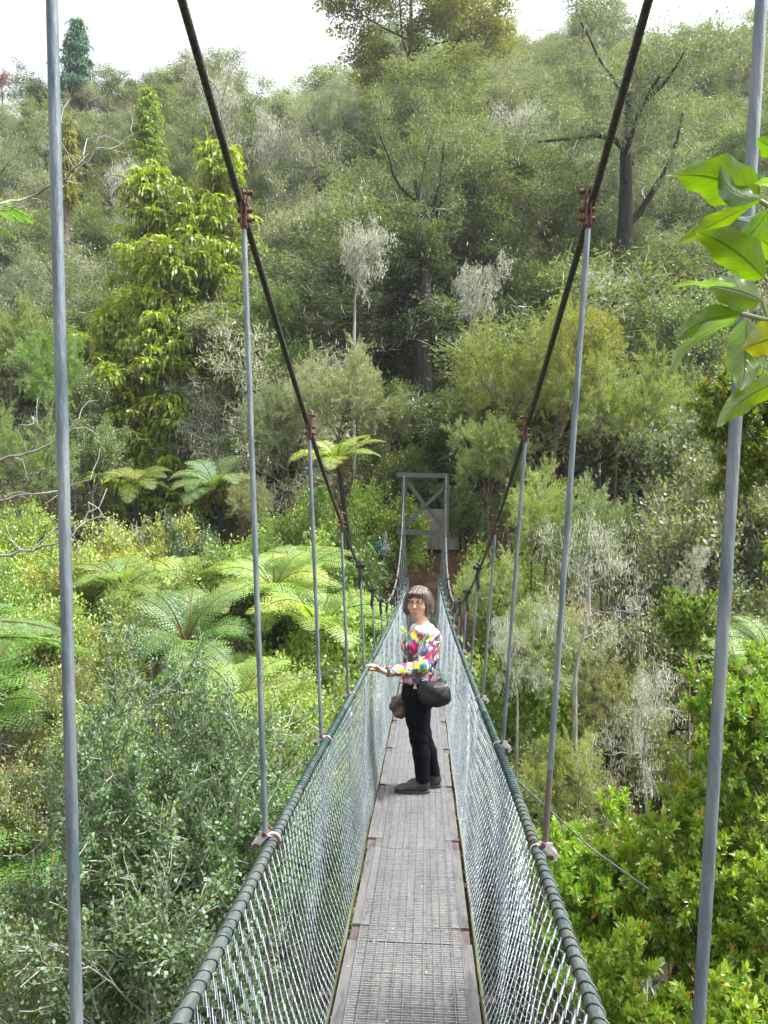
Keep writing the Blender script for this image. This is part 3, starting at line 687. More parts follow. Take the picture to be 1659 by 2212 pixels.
# ---- tree fern fronds, each frond a mesh of its own
def frond(seed, L=1.3, w=.42, droop=.9, pairs=26, dead=False, lift=.75, fine=0, curl=0.0):
    rg = np.random.default_rng(seed); mb = MB(); n = 18
    t = np.linspace(0, 1, n); ang = lift - droop*t**1.25*1.6
    dx = np.cos(ang)*L/(n-1); dz = np.sin(ang)*L/(n-1)
    side = curl*np.cumsum(t)*L/n*.3
    C = np.stack([np.concatenate([[0], np.cumsum(dx)[:-1]]), side, np.concatenate([[0], np.cumsum(dz)[:-1]])], 1)
    tube(mb, C, np.linspace(.014, .003, n)*L, 5, 1, .5, caps=False)
    T = unit(np.gradient(C, axis=0)); S = np.array([0, 1.0, 0]); 
    for i in range(pairs):
        s = .14+.86*(i+.5)/pairs; x = s*(n-1); k = min(int(x), n-2); c = C[k]+(C[k+1]-C[k])*(x-k); tt = T[k]
        prof = math.sin(math.pi*min(1, (s-.06)/.94)**.85)**.75 if s < .98 else .1
        ln = w*max(.06, prof)*rg.uniform(.92, 1.06)
        up = np.cross(tt, S)*-1
        up = unit(up if up[2] > 0 else -up)
        for sg in (-1, 1):
            d = unit(S*sg + tt*(.30+.45*s)); 
            drop = .25 if not dead else 1.2
            m = 4; P = [c]; dd = d.copy()
            for q in range(m): dd = unit(dd - up*drop*(q+1)/m*.45 + rg.normal(0, .02, 3)); P.append(P[-1]+dd*ln/m)
            P = np.array(P); wd = 1.0*L*.86/pairs*(1-(np.arange(m+1)/m)**2.2*.92)
            wd[0] *= .45
            tone = float(np.clip(rg.normal(.55, .14), 0, 1))
            if not fine:
                nn = np.cross(unit(np.gradient(P, axis=0)), up); 
                A = P+nn*wd[:, None]*.5 - up*wd[:, None]*.18; Bv = P-nn*wd[:, None]*.5 - up*wd[:, None]*.18
                v = np.concatenate([A, P, Bv]); k1 = m+1
                f = [(j, j+1, k1+j+1, k1+j) for j in range(m)] + [(k1+j, k1+j+1, 2*k1+j+1, 2*k1+j) for j in range(m)]
                mb.add(v, f, 0, tone)
            else:
                kk = fine; u = (np.arange(kk)+.5)/kk; x2 = u*m; ki = np.minimum(x2.astype(int), m-1); pc = P[ki]+(P[ki+1]-P[ki])*(x2-ki)[:, None]
                td = unit(P[ki+1]-P[ki]); ww = 1.45*L*.86/pairs*(1-u**2*.85)
                for sg2 in (-1, 1):
                    nd = unit(np.cross(td, up)*sg2 + td*.35 - up*.2)
                    leaves(mb, pc, nd, np.broadcast_to(up, nd.shape)+rg.normal(0, .15, nd.shape), ww*.62, ln/kk*1.05, 0, np.clip(tone+rg.normal(0, .08, kk), 0, 1))
    return mb.mesh('frond', [M_BROWN if dead else M_FROND, M_BROWN])

# ---- broad-leaved shrub or tree with separate bigger leaves
def leafy(seed, h=3.0, lsize=.05, per=14, clus=.12, wide=1.0, stems=3, kids=((7, 9), (6, 8), (4, 5)), whorl=False, fold=True, bark=None, minr=.004, up=.04, lw=.5, trunk=.6, glossy=True, t0=.2, spread=.45, tonec=.25):
    P = dict(trunk=trunk, seg=(6, 5, 4, 3), wob=(.12, .16, .18, .18), up=(up, up, up, up*1.4), taper=(.3, .3, .3, .4),
             kids=kids, t0=(t0, .2, .2), ang=(46, 44, 42), ratio=(.60*wide, .52, .5), sh=(.35, .3, .2), rr=(.5, .5, .55))
    rg, out, tips = skeleton(seed, P, h, (0, 0), stems=stems, spread=spread, rtrunk=.011*h+.006)
    tm = wood([o for o in out if o[2] <= 1], None, (8, 6, 4, 3), minr=minr*1.4)
    cb = MB(); put_twigs(cb, out, 1, 2, 4 if h < 4 else 3, minr)
    T = np.array([t[0] for t in tips]); D = unit(np.array([t[1] for t in tips])); n = len(T)*per; idx = np.repeat(np.arange(len(T)), per)
    if whorl:
        j = np.tile(np.arange(per), len(T)); a = j*2.4+rg.random(len(T))[idx]*6.28; u, v = perp(D); inn = (j/per)
        out_d = u[idx]*np.cos(a)[:, None]+v[idx]*np.sin(a)[:, None]
        p = T[idx]-D[idx]*(inn*clus*1.1)[:, None]
        d = unit(out_d*(.35+.9*inn)[:, None]+D[idx]*(1.0-.5*inn)[:, None]+rg.normal(0, .14, (n, 3))); nn = D[idx]*1.0+rg.normal(0, .2, (n, 3))+np.array([0, 0, .5])
    else:
        s = rg.random(n); p = T[idx]-D[idx]*((s-.15)*clus*2.2)[:, None]+rg.normal(0, clus*.5, (n, 3))
        d = unit(D[idx]*.6+rg.normal(0, .7, (n, 3))); nn = unit(rg.normal(0, .55, (n, 3))+np.array([0, 0, 1.0]))
    ct = rg.random(len(T))[idx]
    leaves(cb, p, d, nn, lsize*rg.uniform(.6, 1.25, n), lsize*lw*rg.uniform(.8, 1.2, n), 0, np.clip(.55-tonec/2+tonec*ct+rg.normal(0, .17, n), 0, 1), fold=fold)
    return tm.mesh('trunk', bark or M_BARKG), cb.mesh('crown', [M_LEAFG if glossy else M_LEAF, bark or M_BARKG])

# ------------------------------------------------------------------ placing
PLANTS = []                                                     # (root, kind phrase, projected x, projected y of the crown)
def place(meshes, X, Y, z0, h_scale, colour, kind, name='tree', cat='tree', label=None, group=None, rz=None, wide=1.0, tilt=0.0, cz=.7, unit_h=6.5, parts=('trunk', 'crown')):
    r = random.Random(int(X*1000)+int(Y*77))
    root = empty(name, (X, Y, z0), None, cat, group, r.uniform(0, 6.28) if rz is None else rz, (h_scale*wide, h_scale*wide, h_scale))
    root.rotation_euler.x = tilt*r.uniform(-1, 1); root.rotation_euler.y = tilt*r.uniform(-1, 1)
    for me, nm in zip(meshes, parts):
        o = link(nm, me, root)
        if nm == 'crown':
            v = r.uniform(.88, 1.12); o.color = (colour[0]*v*r.uniform(.93, 1.07), colour[1]*v, colour[2]*v*r.uniform(.9, 1.1), 1)
    if label: root['label'] = label
    px, py = proj((X, Y, z0+unit_h*h_scale*cz))
    PLANTS.append([root, kind, px, py, label])
    return root
BOUNDS = {}
def bounds(meshes):
    k = meshes[1].name
    if k not in BOUNDS:
        v = np.empty(len(meshes[1].vertices)*3, np.float32); meshes[1].vertices.foreach_get('co', v); v = v.reshape(-1, 3)
        BOUNDS[k] = (float(np.percentile(v[:, 2], 99.5)), float(np.percentile(np.hypot(v[:, 0], v[:, 1]), 93)))
    return BOUNDS[k]
M_STEM = {}
def hero(meshes, px, Y, top, colour, kind, R, H=None, **kw):
    """a plant whose crown top shows at row `top`, crown half-width R (picture px); H its height in metres, else it reaches the ground"""
    Pt = at(px, top, Y); X, ztop = float(Pt[0]), float(Pt[2]); mh, mr = bounds(meshes)
    sx = R*Y/F0/mr; rad = R*Y/F0
    if Y < 20.3 and abs(X) < rad*.95+.55: X = math.copysign(rad*.95+.55, X)     # keep off the bridge
    g = float(ground(X, Y))
    sz = sx if H is None and Y < 20 else min(max((H or ztop-g)/mh, .78*sx), 1.3*sx)
    z0 = max(g-.1, ztop-mh*sz)
    root = place(meshes, X, Y, z0, sz, colour, kind, unit_h=mh, wide=sx/sz, **kw)
    if z0 > g+.05:                                              # bare stem down to the ground
        mb = MB(); d = (g-.15-z0)/sz; r = .05/max(sx, .3)
        nv = len(meshes[0].vertices); v = np.empty(nv*3, np.float32); meshes[0].vertices.foreach_get('co', v); v = v.reshape(-1, 3)
        ring = v[:5]; r = float(np.linalg.norm(ring-v[:7].mean(0), axis=1).max())*1.02
        t = np.linspace(0, 1, 6); tube(mb, np.stack([.05*np.sin(t*5), .05*np.cos(t*4)-.05, t*d+.10], 1), r*(1+t*.25), 8, caps=False)
        mb.build('lower_stem', meshes[0].materials[0] if meshes[0].materials else M_BARKG, root)
    return root
C_OLIVE, C_GREY, C_DARK, C_BRIGHT, C_PALE = (.130, .165, .078), (.155, .180, .125), (.070, .108, .058), (.165, .215, .072), (.180, .200, .152)
C_TEA, C_TEAB, C_TEAG, C_RIMU, C_FERN, C_FERNY = (.140, .160, .030), (.175, .125, .045), (.150, .155, .085), (.215, .280, .014), (.150, .260, .040), (.260, .350, .050)
C_BROWNISH = (.17, .135, .075)

BEE = [beech(s, 6.5, 48, .105, 10, spray=.50, trunkP=.70, drape=1) for s in (1, 2, 4)]
BEEL = [beech(s, 6.5, 26, .09, 12, dens=.8, drape=4) for s in (11, 12)]       # much lichen, few leaves
BEET = [beech(s, 9.0, 50, .095, 5, trunkP=.70, spray=.55) for s in (21, 22)]
TEA = [teatree(s, 6.0) for s in (31, 33)]; TEA.append(TEA[0])
BAR = [bare(s, 5.0) for s in (41, 42)]
SHR = [leafy(s, 2.6, .085, 12, .16, kids=((6, 8), (5, 7), (3, 4)), glossy=False, fold=False, lw=.6) for s in (51, 52, 53)]
SHN = [leafy(s, 2.6, .055, 14, .12, kids=((7, 9), (6, 8), (4, 5)), glossy=False, fold=False, lw=.6) for s in (54, 55, 56)]

rnd = random.Random(77)
# the weeping rimu, with two tops
RIM = rimu(61, 12.4, 2.7, ((-.75, 0, .93), (.85, .3, 1.0), (.0, -.9, .72), (-1.5, -.5, .55)))
hero(RIM, 388, 31, 330, C_RIMU, 'rimu', 158, 13.0, label='tall weeping yellow-green rimu with two tops and drooping cords', name='rimu_tree', rz=0.0)
RIS = rimu(62, 6.0, 1.2, ((0, 0, 1.0),), cl=.5)
hero(RIS, 322, 50, 196, C_RIMU, 'small', 34, 4, label='small pointed yellow-green rimu high on the slope near the skyline', name='rimu_tree')
hero(RIS, 148, 44, 258, (.20, .21, .02), 'small', 26, 5, label='slim yellowish young rimu beside the tall outer hanger rod, upper slope', name='rimu_tree')
hero(RIS, 166, 70, 46, (.06, .15, .085), 'pine', 34, 7, label='blue-green conical conifer standing alone above the skyline', name='conifer_tree', cat='tree')
hero(BEE[0], 8, 74, 148, (.24, .07, .06), 'red', 26, 5, label='reddish crowned tree peeping over the skyline at the picture edge', name='red_leaved_tree')
BIGT = beech(72, 11.0, 60, .20, 0, spray=.80, trunkP=.72, wide=1.1, dens=.85, drape=0)
hero(BIGT, 908, 50, -130, (.165, .165, .035), 'big', 185, 11, label='big yellow-green crowned tree towering against the white sky', name='podocarp_tree')
BIG1 = beech(73, 12.0, 62, .11, 8, spray=.62, trunkP=.66, wide=.95, drape=3, rt=.034, lr=.03, t0_=.30)
BIG2 = beech(74, 12.0, 62, .11, 8, spray=.62, trunkP=.66, wide=1.0, drape=3, rt=.040, lr=.035, t0_=.34)
hero(BIG1, 925, 29, 150, C_OLIVE, 'big', 235, None, label='great spreading beech with a black trunk rising behind the far portal', name='beech_tree')
hero(BIG2, 1345, 33, 40, C_GREY, 'big', 235, None, label='great grey-green beech with thick black crooked limbs, highest over the bag-side cable', name='beech_tree')
hero(BIG1, 690, 44, 160, C_PALE, 'mid', 130, 9, label='tall lichen-grey beech in the middle of the slope, just below the gap in the skyline', name='beech_tree', rz=2.2)
hero(BAR[0], 590, 44, 235, (1, 1, 1), 'bare', 80, 5, label='pale beige bare tree bearded with lichen, above the weeping rimu', name='lichen_tree')
hero(BAR[1], 262, 38, 325, (1, 1, 1), 'bare', 85, 5, label='silvery leafless tree with crooked white limbs left of the weeping rimu', name='lichen_tree')
hero(BAR[1], 500, 47, 150, (1, 1, 1), 'bare', 90, 5, label='grey leafless tree with long crooked limbs crossing the cable near the skyline', name='lichen_tree', rz=1.0)
hero(BAR[0], 770, 25.5, 490, (1, 1, 1), 'bare', 75, 3.5, label='grey-white lichened bare crown in front of the great central beech', name='lichen_tree', rz=2.0)
hero(BAR[1], 1010, 25.5, 560, (1, 1, 1), 'bare', 80, 3.5, label='lichened bare crown under the bag-side cable, above the olive tea-trees', name='lichen_tree', rz=3.0)
hero(BAR[0], 1300, 27, 570, (1, 1, 1), 'bare', 80, 4, label='lichened leafless tree below the crooked black trunk', name='lichen_tree', rz=4.0)
hero(BAR[1], 1130, 40, 190, (1, 1, 1), 'bare', 90, 5, label='pale lichened bare tree left of the upper bag-side cable', name='lichen_tree', rz=5.0)
for (px, Y, top, R, H, c, lab, v) in (
    (1065, 19.5, 690, 125, 5.5, C_TEA, 'olive-yellow feathery tea-tree touching the bag-side cable at mid height', 0),
    (1205, 18.5, 665, 130, 6, (.150, .150, .030), 'tallest feathery tea-tree, between cable and second hanger on the bag side', 1),
    (1335, 17.5, 745, 125, 5.5, (.150, .170, .045), 'broad olive tea-tree behind the second hanger rod on the bag side', 2),
    (1435, 18.5, 800, 95, 5, (.125, .150, .055), 'greyer tea-tree nearest the tall outer rod on the bag side', 0),
    (1045, 17.5, 905, 85, 4, (.120, .135, .045), 'dark feathery tea-tree screening the post of the far portal', 1),
    (1150, 15.5, 1000, 115, 4, (.155, .175, .050), 'mid-sized tea-tree below the olive ones, behind the third bag-side hanger', 2),
    (1300, 14.5, 1040, 125, 4, (.145, .165, .080), 'low pale tea-tree hung with lichen, behind the second bag-side hanger', 0),
    (1425, 15.0, 1130, 95, 3.5, (.10, .125, .055), 'dull green tea-tree in shade beside the outer bag-side rod', 1),
    (1070, 14.0, 1190, 80, 3, (.17, .185, .075), 'pale feathery tea-tree beside the rail above the bag', 2),
    (1190, 11.5, 1300, 110, 2.8, (.155, .165, .085), 'low grey-olive tea-tree between the third and second bag-side hangers', 1),
    (1350, 11.0, 1400, 120, 2.8, (.160, .165, .075), 'low tea-tree scrub by the guy wire on the bag side', 0),
    (1440, 10.5, 1560, 110, 2.3, (.15, .16, .05), 'lowest olive tea-tree, just above the bright lower bush', 2),
    (1250, 9.6, 1590, 110, 2.0, (.165, .165, .055), 'olive feathery scrub below the second hanger rod of the bag side', 1),
    (735, 22.5, 745, 110, 5, (.160, .160, .100), 'brownish feathery tea-tree left of the central black trunk', 0),
    (625, 23.0, 830, 85, 4, (.155, .160, .105), 'thin brown-grey tea-tree just right of the weeping rimu', 1),
    (835, 23.0, 820, 75, 4, (.13, .14, .07), 'brown-olive tea-tree leaning on the central black trunk', 2),
    (40, 22, 880, 110, 4, (.10, .14, .035), 'dark olive tea-tree outside the tall rod on the hand side', 0),
    (130, 25, 720, 95, 5, (.105, .15, .03), 'green feathery tea-tree behind the tall rod, foot of the far slope', 1),
    (30, 27, 640, 95, 5, (.12, .15, .035), 'upper olive tea-tree at the picture edge, hand side', 2),
    (525, 21.0, 1010, 70, 3, (.150, .15, .08), 'brown-tipped tea-tree behind the second hand-side hanger, over the big fern', 0)):
    hero(TEA[v], px, Y, top, tuple(q*f for q, f in zip(c, (1.45, 1.55, 1.4))), 'tea', R, H, label=lab, name='tea_tree', tilt=.06)
DEAD = bare(81, 6.5, .0095, 1.0, 1)
hero(DEAD, 1245, 9.8, 1110, (1, 1, 1), 'bare', 130, 5, label='dead grey tree of tangled twigs with a brown stem, bag side of the bridge', name='dead_tree', rz=.5)
hero(DEAD, 1120, 9.9, 1330, (1, 1, 1), 'bare', 75, 3.5, label='low tangle of dead grey branches beside the bag-side rail', name='dead_tree', rz=2.5)
hero(DEAD, 1400, 8.8, 1420, (1, 1, 1), 'bare', 120, 3, label='dead white twiggy tree just above the bright lower bush', name='dead_tree', rz=4.5)
hero(DEAD, 1490, 7.6, 1175, (1, 1, 1), 'bare', 45, 2.2, label='forked dead stem with lichen tufts against the outer bag-side rod', name='dead_tree', rz=5.5)

# ---- tree ferns
FR = [frond(s, 1.55, .46, d, 24, lift=l, fine=6) for s, d, l in ((1, .95, .85), (2, 1.1, 1.0), (3, .85, .62))]
FRD = [frond(9, 1.0, .26, 1.35, 22, dead=True, lift=.2)]
def tree_fern(px, Y, top, R, label, c=C_FERN, n=15, dead=4, meshes=None, tilt=.0, hz=.30, mesh_dead=None):
    P = at(px, top, Y); g = float(ground(P[0], P[1])); sc = R/1.22
    zc = P[2]-hz*sc*.6; H0 = zc-g; tl = 0 if meshes else .34+.10*math.sin(px)
    root = empty('tree_fern', (P[0], P[1]+H0*math.sin(tl)/math.cos(tl), g), label, 'tree fern'); root.rotation_euler = (tl, .12*math.sin(px*.7) if tl else 0, 0)
    mb = MB(); H = H0/math.cos(tl); rg = np.random.default_rng(abs(int(px)))
    t = np.linspace(0, 1, 8); tube(mb, np.stack([.06*np.sin(t*3), .05*np.cos(t*4)-.05, t*H], 1), np.linspace(.10, .065, 8)*max(.8, sc), 9)
    mb.build('trunk', M_BARKD, root)
    ms = meshes or FR
    for i in range(n):
        o = link('frond', ms[i % len(ms)], root, (0, 0, H)); a = i*2.399+rg.normal(0, .12)
        o.rotation_euler = (rg.normal(0, .10), rg.normal(0, .13)-.12*(i % 2), a); k = sc*rg.uniform(.85, 1.1); o.scale = (k, k, k)
        v = rg.uniform(.72, 1.02); o.color = (c[0]*v*rg.uniform(.9, 1.2), c[1]*v, c[2]*v, 1)
    for i in range(min(dead, 3)):
        o = link('dead_frond', (mesh_dead or FRD)[0], root, (0, 0, H-.03)); o.rotation_euler = (0, rg.uniform(.2, .6), rg.random()*6.28); o.scale = (sc*.55,)*3
        o['label'] = 'dead brown frond hanging under the crown'
    PLANTS.append([root, 'fern', px, top, label])
tree_fern(430, 16.5, 1270, 1.15, 'bright yellow-green tree fern, the brightest, beside the second hand-side hanger', C_FERNY, 14, 2)
tree_fern(640, 14.0, 1345, 1.25, 'wide tree fern seen from above, between the hand-side hangers', (.22, .32, .05), 17, 1)
tree_fern(778, 18.5, 985, .95, 'tree fern with yellowing arching fronds in front of the far portal', (.27, .34, .06), 13, 3)
tree_fern(490, 21.5, 1045, 1.15, 'flat-topped green tree fern at the foot of the weeping rimu', (.16, .25, .07), 13, 3)
tree_fern(270, 23.5, 1035, .95, 'small tree fern with grey dead fronds below its yellow crown', (.24, .30, .05), 11, 6)
tree_fern(690, 16.0, 1225, .95, 'tree fern half hidden under the portal side cable, hand side', (.20, .30, .06), 12, 2)
tree_fern(520, 12.6, 1480, 1.0, 'shaded tree fern under the brightest fern', (.13, .22, .03), 13, 2)
tree_fern(360, 13.5, 1370, 1.0, 'darker tree fern just below the brightest fern', (.12, .22, .04), 13, 2)
tree_fern(15, 11.0, 1530, 1.3, 'tree fern deep in the gully outside the tall hand-side rod', (.12, .24, .03), 14, 1)
tree_fern(130, 9.5, 1820, 1.3, 'tree fern low in the dark gully behind the tall hand-side rod', (.10, .21, .02), 14, 1)
tree_fern(1475, 10.0, 1430, .6, 'tree fern with yellowing fronds beside the outer bag-side rod', (.17, .25, .04), 12, 1)
tree_fern(1545, 9.0, 1400, .6, 'green tree fern behind the outer bag-side rod', (.13, .23, .03), 12, 1)
tree_fern(950, 23.8, 1060, .45, 'little fern growing on top of the concrete block', (.13, .25, .04), 9, 1)
tree_fern(330, 15.5, 1255, 1.0, 'half-shaded tree fern left of the brightest fern', (.19, .27, .05), 13, 1)
tree_fern(560, 15.0, 1265, 1.0, 'yellow-green tree fern between the two biggest fern crowns', (.26, .35, .06), 14, 1)
tree_fern(590, 11.5, 1500, .95, 'yellow-green tree fern partly behind the hand-side netting', (.22, .30, .05), 13, 1)
tree_fern(60, 14.0, 1390, 1.1, 'tree fern spreading flat behind the tall hand-side rod', (.18, .28, .05), 13, 1)
# near fern reaching in from outside the frame
FRN = [frond(s, 1.25, .36, d, 30, lift=l, fine=16) for s, d, l in ((4, .62, .40), (5, .80, .55))]
tree_fern(-285, 4.3, 1420, 1.30, 'near tree fern whose long feathery fronds reach in past the tall hand-side rod', (.13, .24, .085), 13, 0, meshes=FRN, hz=.15)
tree_fern(-330, 5.0, 420, 1.15, 'overhanging tree fern with only frond tips showing at the picture edge', (.15, .26, .06), 12, 0, meshes=FRN, hz=.15)

# ---- shrubs of the gully on the hand side
SHRUB_LAB = []
rg = random.Random(5)
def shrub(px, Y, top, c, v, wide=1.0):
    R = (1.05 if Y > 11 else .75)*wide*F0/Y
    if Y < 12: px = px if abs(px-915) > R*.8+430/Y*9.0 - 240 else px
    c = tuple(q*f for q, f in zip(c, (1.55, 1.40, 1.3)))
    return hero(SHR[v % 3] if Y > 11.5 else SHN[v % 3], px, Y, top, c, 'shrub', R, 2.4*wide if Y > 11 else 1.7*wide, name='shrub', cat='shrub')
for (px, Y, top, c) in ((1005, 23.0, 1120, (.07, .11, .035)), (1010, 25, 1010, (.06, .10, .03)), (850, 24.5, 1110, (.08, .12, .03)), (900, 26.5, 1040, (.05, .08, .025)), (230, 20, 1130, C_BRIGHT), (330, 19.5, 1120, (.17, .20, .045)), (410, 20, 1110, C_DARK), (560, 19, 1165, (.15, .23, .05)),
    (40, 19, 1090, (.14, .20, .045)), (110, 17, 1165, (.15, .23, .05)), (20, 15, 1210, (.12, .19, .05)), (180, 16, 1200, (.18, .22, .06)), (260, 17, 1190, (.17, .21, .03)),
    (90, 13, 1290, (.13, .20, .04)), (200, 13, 1310, (.14, .17, .04)), (330, 15, 1230, (.12, .17, .05)), (500, 17, 1180, (.09, .14, .035)), (600, 17.5, 1150, (.15, .24, .05)),
    (650, 20, 1060, (.10, .16, .03)), (790, 21.5, 1090, (.13, .20, .035)), (830, 22, 1060, (.12, .19, .03)), (745, 20, 1130, (.07, .12, .03)), (700, 17, 1190, (.08, .13, .03)),
    (150, 11, 1420, (.12, .15, .045)), (60, 9.5, 1640, (.11, .13, .05)), (230, 10, 1500, (.13, .19, .05)), (400, 10.5, 1530, (.13, .15, .045)), (560, 10.2, 1600, (.12, .16, .05)), (650, 9.8, 1560, (.13, .18, .05)),
    (700, 12, 1440, (.12, .18, .045)), (740, 14.5, 1370, (.14, .20, .05)), (590, 8.5, 1740, (.11, .15, .04)), (300, 8.6, 1800, (.12, .15, .05)), (120, 7.6, 1980, (.10, .13, .045)),
    (450, 7.8, 1930, (.12, .15, .05)), (800, 16.5, 1240, (.10, .17, .035)), (815, 14, 1330, (.17, .25, .06)), (770, 11, 1470, (.15, .22, .05)), (690, 8.6, 1690, (.10, .17, .04)),
    (205, 26, 900, (.09, .13, .06)), (175, 28, 800, (.10, .14, .07)), (560, 25, 900, (.07, .12, .04)), (640, 27, 720, (.08, .14, .04)), (600, 27, 610, (.10, .17, .05)),
    (1010, 19, 1270, (.14, .21, .04)), (1030, 12, 1390, (.13, .19, .035)), (1120, 11, 1600, (.12, .16, .05)), (1500, 13, 1080, (.095, .115, .06)),
    (1560, 14, 980, (.085, .105, .055)), (1480, 16, 900, (.09, .115, .065)), (1600, 12, 1230, (.08, .105, .05)), (1350, 8.0, 1760, (.13, .17, .05)), (1540, 20, 760, (.09, .13, .06)), (1600, 17, 830, (.08, .12, .06)),
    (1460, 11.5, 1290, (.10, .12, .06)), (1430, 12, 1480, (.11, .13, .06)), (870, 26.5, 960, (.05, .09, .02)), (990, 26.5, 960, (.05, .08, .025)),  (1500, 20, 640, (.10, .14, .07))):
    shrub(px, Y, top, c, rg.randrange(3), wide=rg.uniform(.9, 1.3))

# ---- near leafy trees below the hand side
NL = [leafy(s, 3.4, .034, 13, .055, kids=((9, 11), (7, 8), (5, 6)), stems=2, lw=.72, bark=M_BARKG, minr=.0042, glossy=False, wide=.80, t0=.25, spread=.22, fold=False, tonec=.5) for s in (91, 92)]
hero(NL[0], 285, 5.6, 1345, (.105, .170, .068), 'near', 300, 2.9, label='near small-leaved tree with a dark stem, beside the tall hand-side rod', name='small_leaved_tree')
hero(NL[1], 520, 5.6, 1520, (.110, .175, .072), 'near', 270, 2.7, label='near small-leaved tree close under the hand-side rail', name='small_leaved_tree')
hero(NL[0], 90, 5.0, 1800, (.095, .155, .058), 'near', 300, 2.4, label='near small-leaved tree in the lower corner below the ferns', name='small_leaved_tree', rz=2.0)
hero(NL[1], 390, 4.6, 1840, (.105, .170, .068), 'near', 320, 2.4, label='lowest near small-leaved tree, between tall rod and rail', name='small_leaved_tree', rz=3.5)
hero(NL[0], 690, 8.0, 1660, (.140, .210, .075), 'near', 190, 2.6, label='small-leaved tree seen through the hand-side mesh', name='small_leaved_tree', rz=4.4)
WH = [leafy(s, 2.3, .080, 10, .050, kids=((8, 10), (6, 8), (4, 5)), stems=3, whorl=True, lw=.44, bark=M_BARKB, minr=.0028, wide=.8, spread=.45, up=.05, t0=.3) for s in (95, 96)]
B1, B2 = (.215, .315, .030), (.185, .270, .028)
hero(WH[0], 1400, 4.4, 1790, B1, 'near', 235, 1.7, label='bright yellow-green bush of whorled leaves, lowest on the bag side', name='bush', cat='bush')
hero(WH[1], 1600, 4.2, 1740, B1, 'near', 250, 1.7, label='bright bush behind the foot of the outer bag-side rod', name='bush', cat='bush')
hero(WH[0], 1725, 4.4, 1430, B2, 'near', 200, 1.8, label='yellow-green bush beyond the outer bag-side rod at mid height', name='bush', cat='bush', rz=1.1)
hero(WH[1], 1760, 3.8, 1085, B1, 'near', 200, 1.6, label='uppermost bright whorled bush at the edge, bag side', name='bush', cat='bush')
hero(WH[1], 1650, 5.4, 1570, B2, 'near', 160, 2.0, label='deeper yellow-green bush among dark crossing twigs, bag side', name='bush', cat='bush', rz=2.0)
hero(WH[0], 1500, 3.6, 2010, B1, 'near', 260, 1.5, label='bush of long pointed leaves at the bottom, bag side of the rail', name='bush', cat='bush', rz=4.0)
hero(WH[0], 1490, 7.0, 1275, (.15, .23, .03), 'near', 75, 1.6, label='sprig-topped sapling beside the outer bag-side rod', name='bush', cat='bush', rz=3.0)
hero(WH[1], 1800, 3.2, 740, (.12, .17, .03), 'near', 230, 1.1, label='reddish twigged bush behind the big near leaves', name='bush', cat='bush', rz=3.0)

# ---- the wooded hillside
def hill_trees():
    r = random.Random(12); pts = []
    tries = 0
    while tries < 14000:
        tries += 1
        Y = 24 + 64*r.random()**.8; half = .50*Y+3; X = r.uniform(-half*1.02, half*.92)
        if Y > 30 + 60 and X < -4: continue
        px, py = proj((X, Y, float(ground(X, Y))+4))
        if not (-90 < px < 1760 and py > -200): continue
        Yr = 72 + min(1, max(0, (X+4)/18))*20
        if Y > Yr+5: continue
        sp = 1.8 + .026*Y
        if any((X-a)**2+(Y-b)**2 < sp*sp for a, b in pts): continue
        if Y < 35 and 165 < px < 575: continue
        if Y < 31 and 1235 < px < 1450: continue                # keep the weeping rimu clear
        if 690 < px < 1210 and (Y < 29.5 or (abs(px-915) < 60 and Y < 31)): continue
        if Y < 27 and abs(px-915) < 120: continue
        pts.append((X, Y))
        if len(pts) >= 285: break
    for X, Y in pts:
        g = float(ground(X, Y)); px, py = proj((X, Y, g+5)); u = r.random()
        h = r.uniform(.72, 1.12)
        leftish = px < 650
        if u < .25: ms, kind, c, uh = BEEL[r.randrange(2)], 'lichen', C_PALE, 6.5
        elif u < .33: ms, kind, c, uh = BAR[r.randrange(2)], 'bare', (1, 1, 1), 5.0
        elif u < .40: ms, kind, c, uh = TEA[r.randrange(3)], 'teatree', r.choice([C_TEA, C_TEAG, C_TEAG, (.14, .19, .05)]), 6.0
        elif u < .50 and Y > 36: ms, kind, c, uh = BEET[r.randrange(2)], 'tall', r.choice([C_OLIVE, C_GREY]), 9.0; h *= .85
        else:
            ms, kind, uh = BEE[r.randrange(3)], 'beech', 6.5
            c = r.choice([C_OLIVE, C_OLIVE, C_GREY, C_GREY, C_DARK, C_BRIGHT, C_PALE, (.105, .135, .075)])
        if kind == 'beech' and c is C_DARK: kind = 'dark'
        if kind == 'beech' and c is C_BRIGHT: kind = 'fresh'
        nm = {'bare': 'lichen_tree', 'teatree': 'tea_tree'}.get(kind, 'beech_tree')
        place(ms, X, Y, g-.15, h, c, kind, nm, 'tree', wide=r.uniform(1.05, 1.4), tilt=.08, unit_h=uh)
hill_trees()

